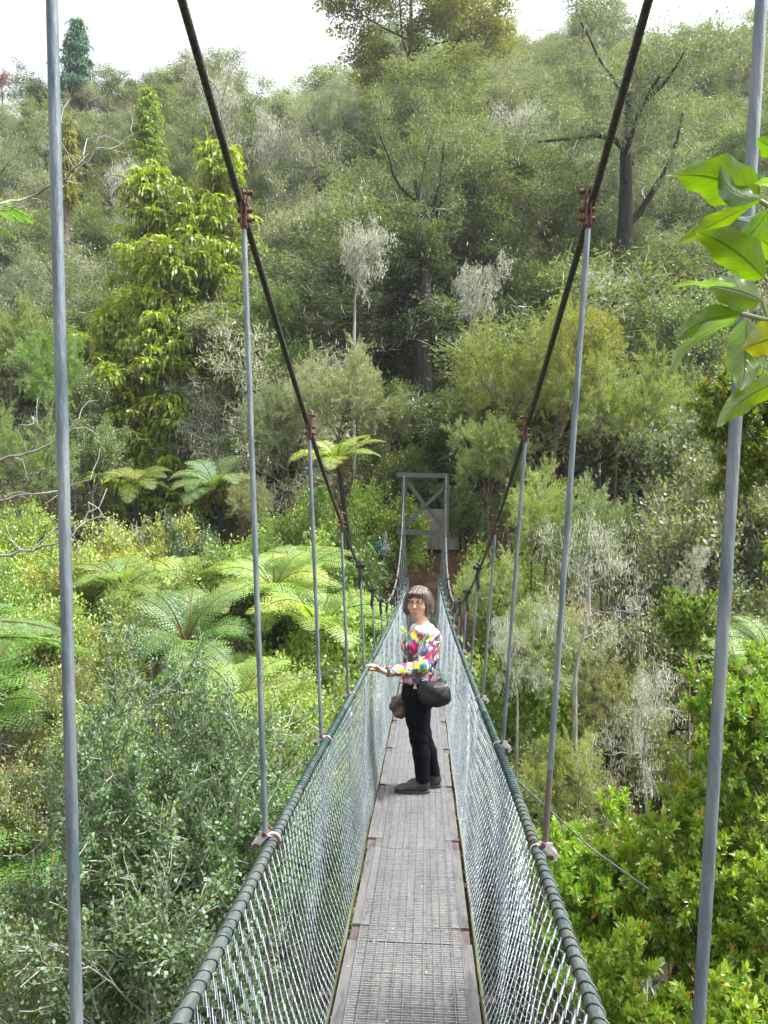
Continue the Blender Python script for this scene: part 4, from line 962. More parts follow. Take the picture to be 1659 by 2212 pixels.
ORD = 'topmost second third fourth fifth sixth seventh eighth ninth tenth eleventh twelfth'.split()
def ordinal(i):
    base = ['first', 'second', 'third', 'fourth', 'fifth', 'sixth', 'seventh', 'eighth', 'ninth', 'tenth', 'eleventh', 'twelfth', 'thirteenth', 'fourteenth', 'fifteenth', 'sixteenth', 'seventeenth', 'eighteenth', 'nineteenth', 'twentieth']
    return 'topmost' if i == 0 else (base[i] if i < 20 else f'{i+1}th')+' from the top'
def label_rest():
    def col(px, py):
        lc = np.interp(py, [0, 425, 910, 1130, 1218, 1300, 1442, 1598, 1807, 2212], [415, 518, 668, 737, 782, 838, 791, 698, 580, 395])
        rc = np.interp(py, [0, 445, 920, 1140, 1218, 1300, 1452, 1592, 1818, 2212], [1395, 1282, 1142, 1072, 1032, 975, 1013, 1083, 1178, 1320])
        lo = 122+50*py/2212; ro = 1625-115*py/2212
        if px < lo: return 0
        if px < (lo+lc)/2: return 1
        if px < lc: return 2
        if px < (lc+rc)/2: return 3
        if px < rc: return 4
        if px < (rc+ro)/2: return 5
        return 6 if px < ro else 7
    where = ['left of the outer left rod', 'just inside the outer left rod', 'just left of the left bridge cable', 'inside the left bridge cable', 'inside the right bridge cable',
             'just right of the right bridge cable', 'just inside the outer right rod', 'right of the outer right rod']
    what = {'lichen': 'lichen-grey half-bare beech', 'bare': 'leafless lichened tree', 'teatree': 'feathery tea-tree', 'tall': 'tall olive beech', 'beech': 'grey-green beech', 'dark': 'dark green beech', 'fresh': 'fresh green beech', 'shrub': 'leafy shrub'}
    groups = {}
    for p in PLANTS:
        if p[4] is None: groups.setdefault((p[1], col(p[2], p[3])), []).append(p)
    for (k, c), L in groups.items():
        L.sort(key=lambda p: p[3])
        for i, p in enumerate(L):
            p[0]['label'] = (f'{what[k]} {where[c]}, the only one there' if len(L) == 1 else f'{what[k]}, {ordinal(i)} of those {where[c]}')
            p[0]['group'] = {'shrub': 'shrubs filling the gully'}.get(k, 'trees of the far hillside')
label_rest()

# ---- undergrowth nobody could count
def undergrowth():
    r = np.random.default_rng(9); mb = MB()
    n = 120000
    Y = 3 + 80*r.random(n)**1.15; X = (r.random(n)*2-1)*(.52*Y+3)
    keep = ~((np.abs(X+.1) < 1.25+.3*r.random(n)) & (Y > 19.3) & (Y < 23.3+r.random(n)*.8)) & ~((np.abs(X) < .9) & (Y < 2.0))
    X, Y = X[keep], Y[keep]; n = len(X); Z = ground(X, Y)
    hh = r.random(n)**1.3*(.25+.9*(.5+.5*np.sin(X*1.7)*np.cos(Y*1.3)))*(1+1.8*sm((Y-24)/8)); Z = Z+hh
    d = unit(r.normal(0, 1, (n, 3))+np.array([0, 0, .5])); nn = unit(r.normal(0, .6, (n, 3))+np.array([0, 0, 1.0]))
    L = (.085+.0042*Y)*r.uniform(.7, 1.6, n)
    g = .5+.35*np.sin(X*.9+2)*np.sin(Y*.7)+r.normal(0, .2, n)
    leaves(mb, np.stack([X, Y, Z], 1), d, nn, L, L*.45, 0, np.clip(g, 0, 1))
    o = mb.build('undergrowth', M_LEAF); o.color = (.07, .10, .03, 1); tag(o, 'dense low undergrowth covering the gully sides and the slope', kind='stuff')
    mb = MB(); n = 9000; Y = 5+22*r.random(n); X = (r.random(n)*2-1)*(.5*Y+2); k = ~((np.abs(X+.1) < 1.3) & (Y > 19.3)); X, Y = X[k], Y[k]; n = len(X)
    leaves(mb, np.stack([X, Y, ground(X, Y)+r.random(n)*.7], 1), unit(r.normal(0, 1, (n, 3))+np.array([0, 0, .6])), rnd_dirs(r, n), r.uniform(.3, .9, n), .014, 0, r.random(n))
    o = mb.build('dead_twigs', M_LICHEN); tag(o, 'loose grey dead twigs and fallen sticks among the undergrowth', kind='stuff')
undergrowth()
# ------------------------------------------------------------------ the woman: one distance field, meshed with surface nets
def surface_net(F, org, h):
    nx, ny, nz = F.shape; s = F < 0
    acc = np.zeros((nx-1, ny-1, nz-1, 3), np.float32); cnt = np.zeros((nx-1, ny-1, nz-1), np.float32)
    C = [(i, j, k) for i in (0, 1) for j in (0, 1) for k in (0, 1)]
    def sub(A, c): return A[c[0]:nx-1+c[0], c[1]:ny-1+c[1], c[2]:nz-1+c[2]]
    for a in C:
        for ax in range(3):
            if a[ax]: continue
            b = list(a); b[ax] = 1; fa, fb = sub(F, a), sub(F, b); m = (fa < 0) != (fb < 0)
            t = np.where(m, fa/np.where(fa-fb == 0, 1, fa-fb), 0)
            for q in range(3): acc[..., q] += np.where(m, a[q] + (t if q == ax else 0), 0)
            cnt += m
    act = cnt > 0; idx = np.full(act.shape, -1, np.int64); idx[act] = np.arange(act.sum())
    I = np.argwhere(act); V = (I + acc[act]/cnt[act][:, None])*h + org
    Q = []
    for ax in range(3):
        o1, o2 = [(1, 2), (2, 0), (0, 1)][ax]
        sl = [slice(1, -1)]*3; sl[ax] = slice(0, -1)
        A = s[tuple(sl)]; sl2 = list(sl); sl2[ax] = slice(1, None); B = s[tuple(sl2)]
        sh = [min(A.shape[q], B.shape[q]) for q in range(3)]; A = A[:sh[0], :sh[1], :sh[2]]; B = B[:sh[0], :sh[1], :sh[2]]
        P = np.argwhere(A != B); fl = A[tuple(P.T)]
        base = P.copy()
        for q in range(3):
            if q != ax: base[:, q] += 1
        e1 = np.zeros(3, int); e1[o1] = 1; e2 = np.zeros(3, int); e2[o2] = 1
        g = lambda p: idx[tuple(p.T)]
        quad = np.stack([g(base-e1-e2), g(base-e2), g(base), g(base-e1)], 1)
        quad = np.where(fl[:, None], quad, quad[:, ::-1]); Q.append(quad[(quad >= 0).all(1)])
    return V, np.concatenate(Q)
class SDF:
    def __init__(s, lo, hi, h):
        s.lo = np.asarray(lo, float); s.h = h; s.n = np.ceil((np.asarray(hi)-s.lo)/h).astype(int)+1
        s.F = np.full(s.n, .2, np.float32)
    def region(s, lo, hi):
        a = np.clip(np.floor((lo-s.lo)/s.h).astype(int), 0, s.n-1); b = np.clip(np.ceil((hi-s.lo)/s.h).astype(int)+1, 1, s.n)
        ax = [s.lo[q]+np.arange(a[q], b[q])*s.h for q in range(3)]
        G = np.meshgrid(*ax, indexing='ij'); return tuple(slice(a[q], b[q]) for q in range(3)), np.stack(G, -1)
    def blend(s, sl, d, k, op='add'):
        f = s.F[sl]
        if op == 'sub': d = -d; s.F[sl] = np.maximum(f, d) if k <= 0 else -(lambda a, b: np.minimum(a, b)-np.maximum(k-np.abs(a-b), 0)**2/(4*k))(-f, -d); return
        s.F[sl] = np.minimum(f, d)-np.maximum(k-np.abs(f-d), 0)**2/(4*k)
    def cone(s, a, b, ra, rb, k=.02, flat=None, op='add'):
        """limb from a to b, radii ra rb; flat=(axis, factor) squashes it across an axis"""
        a, b = np.asarray(a, float), np.asarray(b, float); R = max(ra, rb)*1.4+k+.012
        sl, P = s.region(np.minimum(a, b)-R, np.maximum(a, b)+R); ab = b-a
        t = np.clip(((P-a) @ ab)/(ab @ ab+1e-12), 0, 1); D = P-(a+t[..., None]*ab)
        if flat is not None: ax, fc = flat; ax = unit(np.asarray(ax, float)); q = D @ ax; D = D+(fc-1)*q[..., None]*ax
        s.blend(sl, (np.linalg.norm(D, axis=-1)-(ra+(rb-ra)*t)).astype(np.float32), k, op)
    def ell(s, c, r, k=.02, R=None, op='add'):
        c = np.asarray(c, float); r = np.asarray(r, float); m = r.max()*1.1+k+.012
        sl, P = s.region(c-m, c+m); D = P-c
        if R is not None: D = D @ np.asarray(R)
        q = np.linalg.norm(D/r, axis=-1); q2 = np.linalg.norm(D/(r*r), axis=-1)+1e-9
        s.blend(sl, (q*(q-1)/q2).astype(np.float32), k, op)
    def chain(s, pts, rs, k=.015, **kw):
        for i in range(len(pts)-1): s.cone(pts[i], pts[i+1], rs[i], rs[i+1], k, **kw)
    def mesh(s, name, mats, parent, smooth=True, disp=None, cut=None):
        V, Q = surface_net(s.F, s.lo, s.h)
        if disp is not None: V = disp(V)
        mb = MB(); mb.add(V, Q, 0, .5, smooth); o = mb.build(name, mats, parent)
        return o
YW = 6.38
def W_(zx, zy, dy=0.0):
    """a point read off an enlargement of the picture, at the woman's distance"""
    return at((1000+zx/3.16)/1.35624, (1650+zy/3.16)/1.35624, YW+dy)
def W0(zx, zy, dy=0.0):
    """the same, but dy only moves it in depth: used for bodies of real thickness"""
    p = W_(zx, zy, 0.0); return p + np.array([0, dy, 0])

def woman():
    base = W_(690, 2140, -.06); zfloor = float(zdeck(YW))+.014
    dz = zfloor-base[2]
    def w(zx, zy, dy=0.0): p = W0(zx, zy, dy); p[2] += dz*min(1, max(0, (zy-1500)/640)); return p
    root = empty('person', (float(base[0]), YW, zfloor), 'smiling woman with a grey bob in a multicoloured top, touching the bridge rail', 'person')
    inv = -np.array(root.location)
    def fix(o): o.location = tuple(inv); return o
    HK = 1.05
    def fixh(o): o.location = tuple(inv + hc*(1-HK)); o.scale = (HK,)*3; return o
    # joints
    hipc, waist, chest, neckb = w(712, 1200), w(712, 1030), w(745, 760), w(757, 590)
    shL, shR = w(842, 668, -.15), w(700, 650, .15)
    elL = w(752, 915, -.27); wrL = w(432, 935, -.40)
    hpL, hpR = w(712, 1235, -.07), w(712, 1235, .08)
    knL, knR = w(716, 1600, -.065), w(755, 1610, .085)
    anL, anR = w(752, 2010, -.06), w(862, 1985, .10)
    anL[2] = zfloor+.095; anR[2] = zfloor+.095
    head = w(712, 362, 0)
    # face direction: towards the camera, turned a little to the left of the picture
    fdir = unit(np.array([-.27, -.96, -.05])); rgt = unit(np.cross(fdir, [0, 0, 1.0])); upv = np.cross(rgt, fdir)
    HR = np.stack([rgt, fdir, upv], 1)                          # head local axes: x her left.. y face, z up
    hc = head + np.array([0, 0, 0])
    def hp(x, y, z): return hc + HR @ np.array([x, y, z])
    lo = np.array([-.62, YW-.62, zfloor-.01]); hi = np.array([.45, YW+.36, zfloor+1.66])
    S = SDF(lo, hi, .0062)
    S.chain([hipc+[0, 0, .02], waist, chest, neckb], [.105, .095, .115, .07], .05, flat=((1, 0, 0), 1.05))
    S.cone(shL, shR, .05, .05, .05)
    S.cone(neckb, hp(0, -.015, -.06), .048, .045, .02)
    S.chain([hpL, knL, anL], [.090, .057, .040], .03); S.chain([hpR, knR, anR], [.088, .055, .038], .03)
    S.cone(w(745, 1230, -.05), w(745, 1230, .06), .085, .085, .05)
    S.chain([shL, elL, wrL], [.050, .038, .024], .02)
    elR, wrR = w(640, 930, .20), w(590, 1185, .10)
    S.chain([shR, elR, wrR], [.048, .036, .024], .02)
    body_lo = S
    m_skin = surf('skin', (.54, .29, .20), (.66, .385, .285), 9, .5, 0, .05, c3=(.70, .43, .33))
    body = body_lo
    # head on a finer grid, joined to the body by the same field
    H = SDF(hc-np.array([.14, .14, .17]), hc+np.array([.14, .14, .15]), .0032)
    H.ell(hp(0, -.012, .028), (.074, .090, .088), .01, HR); H.ell(hp(0, .028, -.030), (.064, .056, .072), .03, HR)
    H.ell(hp(0, .045, -.084), (.028, .028, .022), .03, HR)      # chin
    for sx in (-1, 1):
        H.ell(hp(sx*.036, .056, -.030), (.024, .022, .020), .018, HR)   # smiling cheeks
        H.ell(hp(sx*.030, .083, .008), (.017, .012, .009), .010, HR, 'sub')   # eye sockets
        H.ell(hp(sx*.030, .070, .006), (.0135, .0125, .0115), .004, HR)
        H.ell(hp(sx*.074, -.008, -.010), (.010, .018, .028), .008, HR)
        H.ell(hp(sx*.029, .082, .026), (.022, .008, .006), .010, HR)
    H.cone(hp(0, .082, .012), hp(0, .103, -.026), .0075, .0115, .010); H.ell(hp(0, .098, -.030), (.016, .010, .008), .008, HR)
    H.ell(hp(0, .082, -.056), (.029, .012, .006), .008, HR, 'sub')      # open smile
    H.cone(hp(-.024, .082, -.050), hp(.024, .082, -.050), .0042, .0042, .006); H.cone(hp(-.018, .079, -.066), hp(.018, .079, -.066), .0055, .0055, .006)
    H.cone(hp(0, -.02, -.06), neckb, .047, .049, .02)
    # hand resting on the rail: palm, four fingers and a thumb
    # rebuild left hand on a fine grid
    tgt = at(793, 1441, 5.86); tgt = np.array([-.352, 5.885, float(zrail(5.885))+.024])
    hd = unit(tgt-wrL); L = np.linalg.norm(tgt-wrL); 
    hs = unit(np.cross(hd, [0, 0, 1.0])); hu = np.cross(hs, hd); hu = hu if hu[2] > 0 else -hu
    Hn = SDF(np.minimum(tgt, wrL)-.07, np.maximum(tgt, wrL)+.07, .0028)
    def q(l, s_, u): return wrL + hd*l*L + hs*s_ + hu*u
    Hn.cone(q(-.15, 0, 0), q(.12, 0, 0), .023, .024, .01, flat=(hu, 1.25))
    Hn.cone(q(.12, -.010, 0), q(.50, -.018, .002), .018, .014, .012, flat=(hu, 1.3)); Hn.cone(q(.12, .010, 0), q(.50, .018, .002), .018, .014, .012, flat=(hu, 1.3)); Hn.cone(q(.15, 0, 0), q(.52, 0, .004), .020, .015, .012, flat=(hu, 1.3))
    for i, (so, ln) in enumerate(((-.030, .90), (-.010, 1.0), (.010, .97), (.029, .84))):
        b0 = q(.48, so*.95, .004); m1 = q(.48+(ln-.48)*.5, so*1.25, .010); e1 = q(ln, so*1.45, -.006-.002*i)
        Hn.chain([b0, m1, e1], [.0092, .0082, .0066], .004)
    Hn.chain([q(.16, .022, -.004), q(.42, .052, -.012), q(.62, .060, -.028)], [.013, .0105, .008], .006)
    # one continuous figure
    def resample(dst, src):
        sl, P = dst.region(src.lo, src.lo+(src.n-1)*src.h)
        g = np.clip((P-src.lo)/src.h, 0, np.array(src.n)-1.001); i = g.astype(int); f = g-i
        val = 0
        for dx in (0, 1):
            for dy in (0, 1):
                for dz_ in (0, 1):
                    wgt = (f[..., 0] if dx else 1-f[..., 0])*(f[..., 1] if dy else 1-f[..., 1])*(f[..., 2] if dz_ else 1-f[..., 2])
                    val = val + wgt*src.F[i[..., 0]+dx, i[..., 1]+dy, i[..., 2]+dz_]
        dst.F[sl] = np.minimum(dst.F[sl], val)
    # body skin hidden by clothes is kept a little inside them; neck, head and hands come from the fine grids
    S2 = SDF(lo, hi, .0062); S2.F = S.F+.008
    V, Qd = surface_net(S2.F, S2.lo, S2.h)
    mb = MB(); mb.add(V, Qd, 0, .5, True)
    Vh, Qh = surface_net(H.F, H.lo, H.h); Vh = hc+(Vh-hc)*HK; Vn, Qn = surface_net(Hn.F, Hn.lo, Hn.h)
    mb.add(Vh, Qh, 0, .5, True); mb.add(Vn, Qn, 0, .5, True)
    fix(mb.build('body', m_skin, root))
    m_teeth, nt, b = nodes('teeth'); b.inputs['Base Color'].default_value = (.75, .70, .62, 1); b.inputs['Roughness'].default_value = .3
    m_lip = surf('lips', (.42, .12, .10), (.50, .18, .15), 20, .45, 0, 0)
    m_eye, nt, b = nodes('eyes'); b.inputs['Base Color'].default_value = (.035, .025, .02, 1); b.inputs['Roughness'].default_value = .15
    mb = MB(); tube(mb, [hp(x, .0835-.012*(x/.026)**2, -.0575+.006*(x/.026)**2) for x in np.linspace(-.025, .025, 9)], .0054, 8); fixh(mb.build('teeth', m_teeth, root))
    mb = MB()
    tube(mb, [hp(x, .0885-.018*(x/.03)**2, -.0515+.007*(x/.03)**2) for x in np.linspace(-.030, .030, 11)], [.0012]+[.0028]*9+[.0012], 6)
    tube(mb, [hp(x, .0865-.018*(x/.03)**2, -.0665+.0215*(x/.03)**2) for x in np.linspace(-.029, .029, 11)], [.0012]+[.0034]*9+[.0012], 6)
    fixh(mb.build('mouth', m_lip, root))
    for sx in (-1, 1):                                           # eyes creased in a smile
        mb = MB(); tube(mb, [hp(sx*(.030+x), .0835-.010*(x/.014)**2, .0075-.0045*(x/.014)**2) for x in np.linspace(-.014, .014, 9)], [.0008]+[.0026]*7+[.0008], 6); fixh(mb.build('eye', m_eye, root))
        mb = MB(); tube(mb, [hp(sx*(.031+x), .089-.010*(x/.018)**2, .030-.005*(x/.018)**2) for x in np.linspace(-.018, .018, 7)], [.0007]+[.0021]*5+[.0007], 5); fixh(mb.build('eyebrow', surf('brow', (.07, .05, .04), (.12, .09, .07), 20, .8, 0, 0), root))
    gl = fixh(link('glasses', None, root)); m_wire, nt, b = nodes('glasses_wire'); b.inputs['Base Color'].default_value = (.16, .12, .09, 1); b.inputs['Metallic'].default_value = .8; b.inputs['Roughness'].default_value = .35
    for sx in (-1, 1):
        a = np.linspace(0, 2*math.pi, 21); mb = MB(); tube(mb, [hp(sx*.031+.023*math.cos(t), .097-.004*abs(math.cos(t))-.010*(sx*math.cos(t) > 0)*abs(math.cos(t)), .002+.0155*math.sin(t)) for t in a], .0016, 5, caps=False)
        tube(mb, [hp(sx*.054, .085, .006), hp(sx*.072, .05, .008), hp(sx*.076, -.01, .004)], .0011, 5); mb.build('rim', m_wire, gl)
    mb = MB(); tube(mb, [hp(-.009, .098, .005), hp(0, .101, .008), hp(.009, .098, .005)], .0011, 5); mb.build('bridge', m_wire, gl)
    # hair: grey-brown bob with a fringe
    G = SDF(hc-np.array([.15, .15, .15]), hc+np.array([.16, .15, .14]), .0030)
    G.ell(hp(0, -.014, .036), (.088, .098, .084), .01, HR)
    for sx in (-1, 1):
        G.ell(hp(sx*.076, -.012, -.025), (.027, .055, .072), .03, HR)
        G.ell(hp(sx*.072, -.045, -.050), (.030, .045, .045), .03, HR)
    G.ell(hp(0, -.070, -.030), (.070, .040, .070), .03, HR)
    G.ell(hp(.086, -.035, -.058), (.034, .042, .032), .02, HR); G.ell(hp(-.078, -.01, -.062), (.024, .034, .026), .02, HR)     # the ends flick outwards on the shoulder side
    G.ell(hp(0.004, .072, .064), (.060, .022, .020), .02, HR)        # fringe
    G.ell(hp(0, .075, -.040), (.066, .085, .088), .006, HR, 'sub'); G.ell(hp(0, .10, -.08), (.062, .09, .08), .01, HR, 'sub'); G.ell(hp(0, .02, -.10), (.05, .07, .05), .01, HR, 'sub')
    def strands(V):
        d = (V-hc) @ HR; fr_ = (d[:, 1] > .045) & (d[:, 2] < .066); V = V + np.outer(np.where(fr_, .007*np.sin(d[:, 0]*210)+.005*np.sin(d[:, 0]*95+1), 0), HR[:, 2])
        a = np.arctan2(d[:, 0], d[:, 1]+.03); el_ = d[:, 2]
        n = unit(d*np.array([1, 1, .6])) @ HR.T
        return V + n*(.0022*np.sin(a*46+np.sin(el_*60)*1.2)+.0018*np.sin(a*97+1)+.0016*np.sin(a*23+el_*70))[:, None]
    mh, nt, b = nodes('grey_brown_hair'); tc = N(nt, 'ShaderNodeTexCoord'); mp = N(nt, 'ShaderNodeMapping'); mp.inputs['Scale'].default_value = (110, 110, 7); nt.links.new(tc.outputs['Object'], mp.inputs[0])
    no = N(nt, 'ShaderNodeTexNoise', Scale=1.0, Detail=5); nt.links.new(mp.outputs[0], no.inputs['Vector'])
    r = ramp(nt, [(.30, (.034, .022, .016)), (.5, (.10, .068, .050)), (.70, (.27, .235, .21))]); nt.links.new(no.outputs['Fac'], r.inputs[0]); nt.links.new(r.outputs[0], b.inputs['Base Color']); b.inputs['Roughness'].default_value = .45
    fixh(G.mesh('hair', mh, root, disp=strands))
    mb = MB(); rg_ = np.random.default_rng(3)                     # loose strands breaking the outline
    for _ in range(700):
        a = rg_.uniform(0, 6.28); z0 = rg_.uniform(.0, .10); rr = .082*math.sqrt(max(.05, 1-((z0-.02)/.125)**2)); st = np.array([rr*math.sin(a)*1.05, rr*math.cos(a)*1.10-.02, z0])
        if st[1] > .03 and z0 < .05: continue
        dn = rg_.uniform(.05, .10); e = st*np.array([1.08, 1.04, 1])+np.array([rg_.normal(0, .012)+.014*np.sign(st[0]), rg_.normal(0, .008), -dn]); mid = (st+e)/2+np.array([st[0], st[1], 0])*.16
        tube(mb, [hp(*st), hp(*mid), hp(*e)], [.0009, .0010, .0005], 3, caps=False)
    fixh(mb.build('hair_strands', mh, root))
    # clothes
    T = SDF(lo, hi, .0058)
    T.chain([w(706, 1060), waist, w(732, 880), chest, w(755, 660)], [.112, .110, .118, .128, .100], .05, flat=((0, 1, 0), .95))
    T.cone(shL+[0, 0, .0], shR, .060, .058, .06); T.ell(w(655, 770, -.03), (.070, .095, .085), .05)
    T.chain([shL, elL, wrL+(elL-wrL)*.06], [.066, .053, .037], .02); T.chain([shR, elR, wrR], [.060, .05, .034], .02)
    T.cone(neckb+[0, 0, .06], neckb+[-.006, -.02, .16], .062, .075, .0, op='sub'); T.ell(neckb+np.array([-.025, -.045, .060]), (.062, .060, .045), .006, op='sub')
    pz = w(700, 1100)[2]
    sl, P = T.region(lo, hi); T.F = np.maximum(T.F, (pz-P[..., 2]+.010*np.sin(P[..., 0]*25)).astype(np.float32))
    P2 = P-(wrL+(elL-wrL)*.03); T.F = np.maximum(T.F, (-(P2 @ unit(elL-wrL))).astype(np.float32)*((np.linalg.norm(P-wrL, axis=-1) < .12)) + np.where(np.linalg.norm(P-wrL, axis=-1) < .12, 0, -1).astype(np.float32))
    def folds(V):
        x, y, z = V.T; f = .0030*np.sin(z*75+x*40+np.sin(x*30)*2)+.0022*np.sin(x*90-z*55+y*30)
        c = V.mean(0); n = unit((V-c)*np.array([1, 1, 0])); return V + n*f[:, None]
    ms, nt, b = nodes('floral_print'); tc = N(nt, 'ShaderNodeTexCoord')
    nz = N(nt, 'ShaderNodeTexNoise', Scale=11, Detail=3); nt.links.new(tc.outputs['Object'], nz.inputs['Vector'])
    ad = N(nt, 'ShaderNodeMix', data_type='RGBA', blend_type='ADD'); ad.inputs[0].default_value = .14; nt.links.new(tc.outputs['Object'], ad.inputs[6]); nt.links.new(nz.outputs['Color'], ad.inputs[7])
    mp = N(nt, 'ShaderNodeMapping'); mp.inputs['Scale'].default_value = (1, 1, .62); mp.inputs['Rotation'].default_value = (.3, .6, .2); nt.links.new(ad.outputs[2], mp.inputs[0])
    v = N(nt, 'ShaderNodeTexVoronoi', Scale=34); nt.links.new(mp.outputs[0], v.inputs['Vector'])
    sp = N(nt, 'ShaderNodeSeparateColor'); nt.links.new(v.outputs['Color'], sp.inputs[0])
    r = ramp(nt, [(0, (.66, .66, .64)), (.14, (.55, .010, .11)), (.30, (.62, .42, .02)), (.45, (.42, .02, .20)), (.56, (.62, .62, .58)), (.66, (.02, .22, .36)), (.75, (.03, .04, .04)), (.82, (.60, .62, .42)), (.89, (.02, .20, .09)), (.95, (.16, .09, .38))], 'CONSTANT'); nt.links.new(sp.outputs[0], r.inputs[0])
    ve = N(nt, 'ShaderNodeTexVoronoi', Scale=34, feature='DISTANCE_TO_EDGE'); nt.links.new(mp.outputs[0], ve.inputs['Vector'])
    lt = N(nt, 'ShaderNodeMath', operation='LESS_THAN'); lt.inputs[1].default_value = .06; nt.links.new(ve.outputs['Distance'], lt.inputs[0])
    n5 = N(nt, 'ShaderNodeTexNoise', Scale=16); nt.links.new(tc.outputs['Object'], n5.inputs['Vector']); g5 = N(nt, 'ShaderNodeMath', operation='GREATER_THAN'); g5.inputs[1].default_value = .52; nt.links.new(n5.outputs['Fac'], g5.inputs[0])
    ml = N(nt, 'ShaderNodeMath', operation='MULTIPLY'); nt.links.new(lt.outputs[0], ml.inputs[0]); nt.links.new(g5.outputs[0], ml.inputs[1])
    mx = N(nt, 'ShaderNodeMix', data_type='RGBA'); nt.links.new(ml.outputs[0], mx.inputs[0]); nt.links.new(r.outputs[0], mx.inputs[6]); mx.inputs[7].default_value = (.03, .05, .07, 1)
    # plain white yoke at the neck
    sz = N(nt, 'ShaderNodeSeparateXYZ'); nt.links.new(tc.outputs['Object'], sz.inputs[0]); gz = N(nt, 'ShaderNodeMapRange'); nt.links.new(sz.outputs[2], gz.inputs[0])
    gz.inputs[1].default_value = float(w(700, 650)[2]); gz.inputs[2].default_value = float(w(700, 600)[2])
    wm = N(nt, 'ShaderNodeMath', operation='ADD'); nt.links.new(gz.outputs[0], wm.inputs[0]); wn2 = N(nt, 'ShaderNodeMath', operation='MULTIPLY_ADD'); nt.links.new(nz.outputs['Fac'], wn2.inputs[0]); wn2.inputs[1].default_value = 1.4; wn2.inputs[2].default_value = -.95; nt.links.new(wn2.outputs[0], wm.inputs[1])
    cl_ = N(nt, 'ShaderNodeClamp'); nt.links.new(wm.outputs[0], cl_.inputs[0])
    mx3 = N(nt, 'ShaderNodeMix', data_type='RGBA'); nt.links.new(cl_.outputs[0], mx3.inputs[0]); nt.links.new(mx.outputs[2], mx3.inputs[6]); mx3.inputs[7].default_value = (.72, .73, .74, 1)
    nt.links.new(mx3.outputs[2], b.inputs['Base Color']); b.inputs['Roughness'].default_value = .8
    fix(T.mesh('top', ms, root, disp=folds))
    # trousers
    J = SDF(lo, hi, .0058)
    J.chain([w(707, 1090), hipc, w(722, 1250)], [.108, .116, .105], .05, flat=((0, 1, 0), .95))
    J.cone(w(752, 1235, -.05), w(752, 1235, .06), .090, .090, .05)
    J.chain([hpL, w(706, 1420, -.07), knL, w(742, 1760, -.065), anL+[0, 0, .0]], [.103, .086, .066, .062, .053], .025)
    J.chain([hpR, w(722, 1420, .08), knR, w(812, 1780, .095), anR], [.100, .083, .062, .056, .047], .025)
    zt = w(700, 1085)[2]; zb = zfloor+.075
    sl, P = J.region(lo, hi); J.F = np.maximum(J.F, np.maximum(P[..., 2]-zt-.012, zb-P[..., 2]).astype(np.float32))
    def jf(V):
        x, y, z = V.T; zz = z-zfloor; near = np.exp(-((zz-.42)/.10)**2)+np.exp(-((zz-.10)/.06)**2)+.6*np.exp(-((zz-.80)/.07)**2)
        c = np.array([V[:, 0].mean(), 0, 0]); n = unit(np.stack([x-c[0], (y-YW)*.6, 0*z], 1)); return V + n*(.0022*near*np.sin(z*95+x*45+y*35+np.sin(x*60)))[:, None]
    fix(J.mesh('trousers', surf('black_denim', (.003, .004, .006), (.008, .009, .013), 80, .95, 0, .2, spec=.1), root, disp=jf))
    # shoes
    m_sh = surf('dark_shoe_leather', (.018, .022, .027), (.045, .05, .058), 20, .38, 0, .1); m_so = surf('shoe_sole', (.02, .02, .02), (.05, .048, .045), 30, .7, 0, .1)
    for an, toe in ((anL, -.185), (anR, -.165)):
        D = SDF(an+np.array([-.25, -.07, -.11]), an+np.array([.10, .07, .08]), .004)
        x0, y0 = an[0], an[1]; z = zfloor
        D.ell((x0-.015, y0, z+.055), (.070, .042, .050), .02); D.ell((x0-.10, y0-.006, z+.036), (.085, .044, .036), .03); D.ell((x0-.165, y0-.010, z+.028), (.045, .040, .026), .02); D.cone((x0, y0, z+.05), (x0, y0, z+.10), .044, .046, .02)
        sl, P = D.region(D.lo, D.lo+(D.n-1)*D.h); D.F = np.maximum(D.F, np.maximum(z+.012-P[..., 2], P[..., 2]-(z+.108)).astype(np.float32))
        sh = fix(D.mesh('shoe', m_sh, root))
        E = SDF(an+np.array([-.25, -.07, -.11]), an+np.array([.10, .07, .0]), .004)
        E.ell((x0-.018, y0, z+.012), (.075, .043, .05), .02); E.ell((x0-.11, y0-.007, z+.012), (.104, .047, .05), .03)
        sl, P = E.region(E.lo, E.lo+(E.n-1)*E.h); E.F = np.maximum(E.F, np.maximum(z+.000-P[..., 2], P[..., 2]-(z+.020)).astype(np.float32))
        mb = MB(); V, Q2 = surface_net(E.F, E.lo, E.h); mb.add(V, Q2, 0, .5, True); mb.build('sole', m_so, sh)
    # small key ring charm at the waist
    c = w(684, 1105, -.145); mb = MB(); a = np.linspace(0, 6.28, 13); tube(mb, [c+np.array([.008*math.cos(t), 0, .012+.008*math.sin(t)]) for t in a], .0015, 5, caps=False)
    for dx in (-.010, 0, .010): tube(mb, [c+[dx*.4, 0, .002], c+[dx, -.003, -.022]], [.003, .0045], 6)
    fix(mb.build('waist_charm', M_ZINC, root))
    # shoulder bag
    bc = w(868, 1160, -.205)
    bag = empty('shoulder_bag', tuple(float(v_) for v_ in bc), 'black shoulder bag with a teal strap hanging at the woman\'s hip', 'bag')
    B = SDF(bc-np.array([.19, .12, .15]), bc+np.array([.19, .12, .16]), .0045)
    B.ell(w(815, 1150, -.20), (.082, .058, .080), .04); B.ell(w(905, 1172, -.205), (.088, .062, .086), .05); B.ell(w(850, 1215, -.20), (.105, .055, .045), .04)
    B.cone(w(745, 1060, -.18), w(800, 1200, -.19), .026, .04, .03); B.cone(w(925, 1060, -.19), w(900, 1120, -.2), .03, .05, .03)
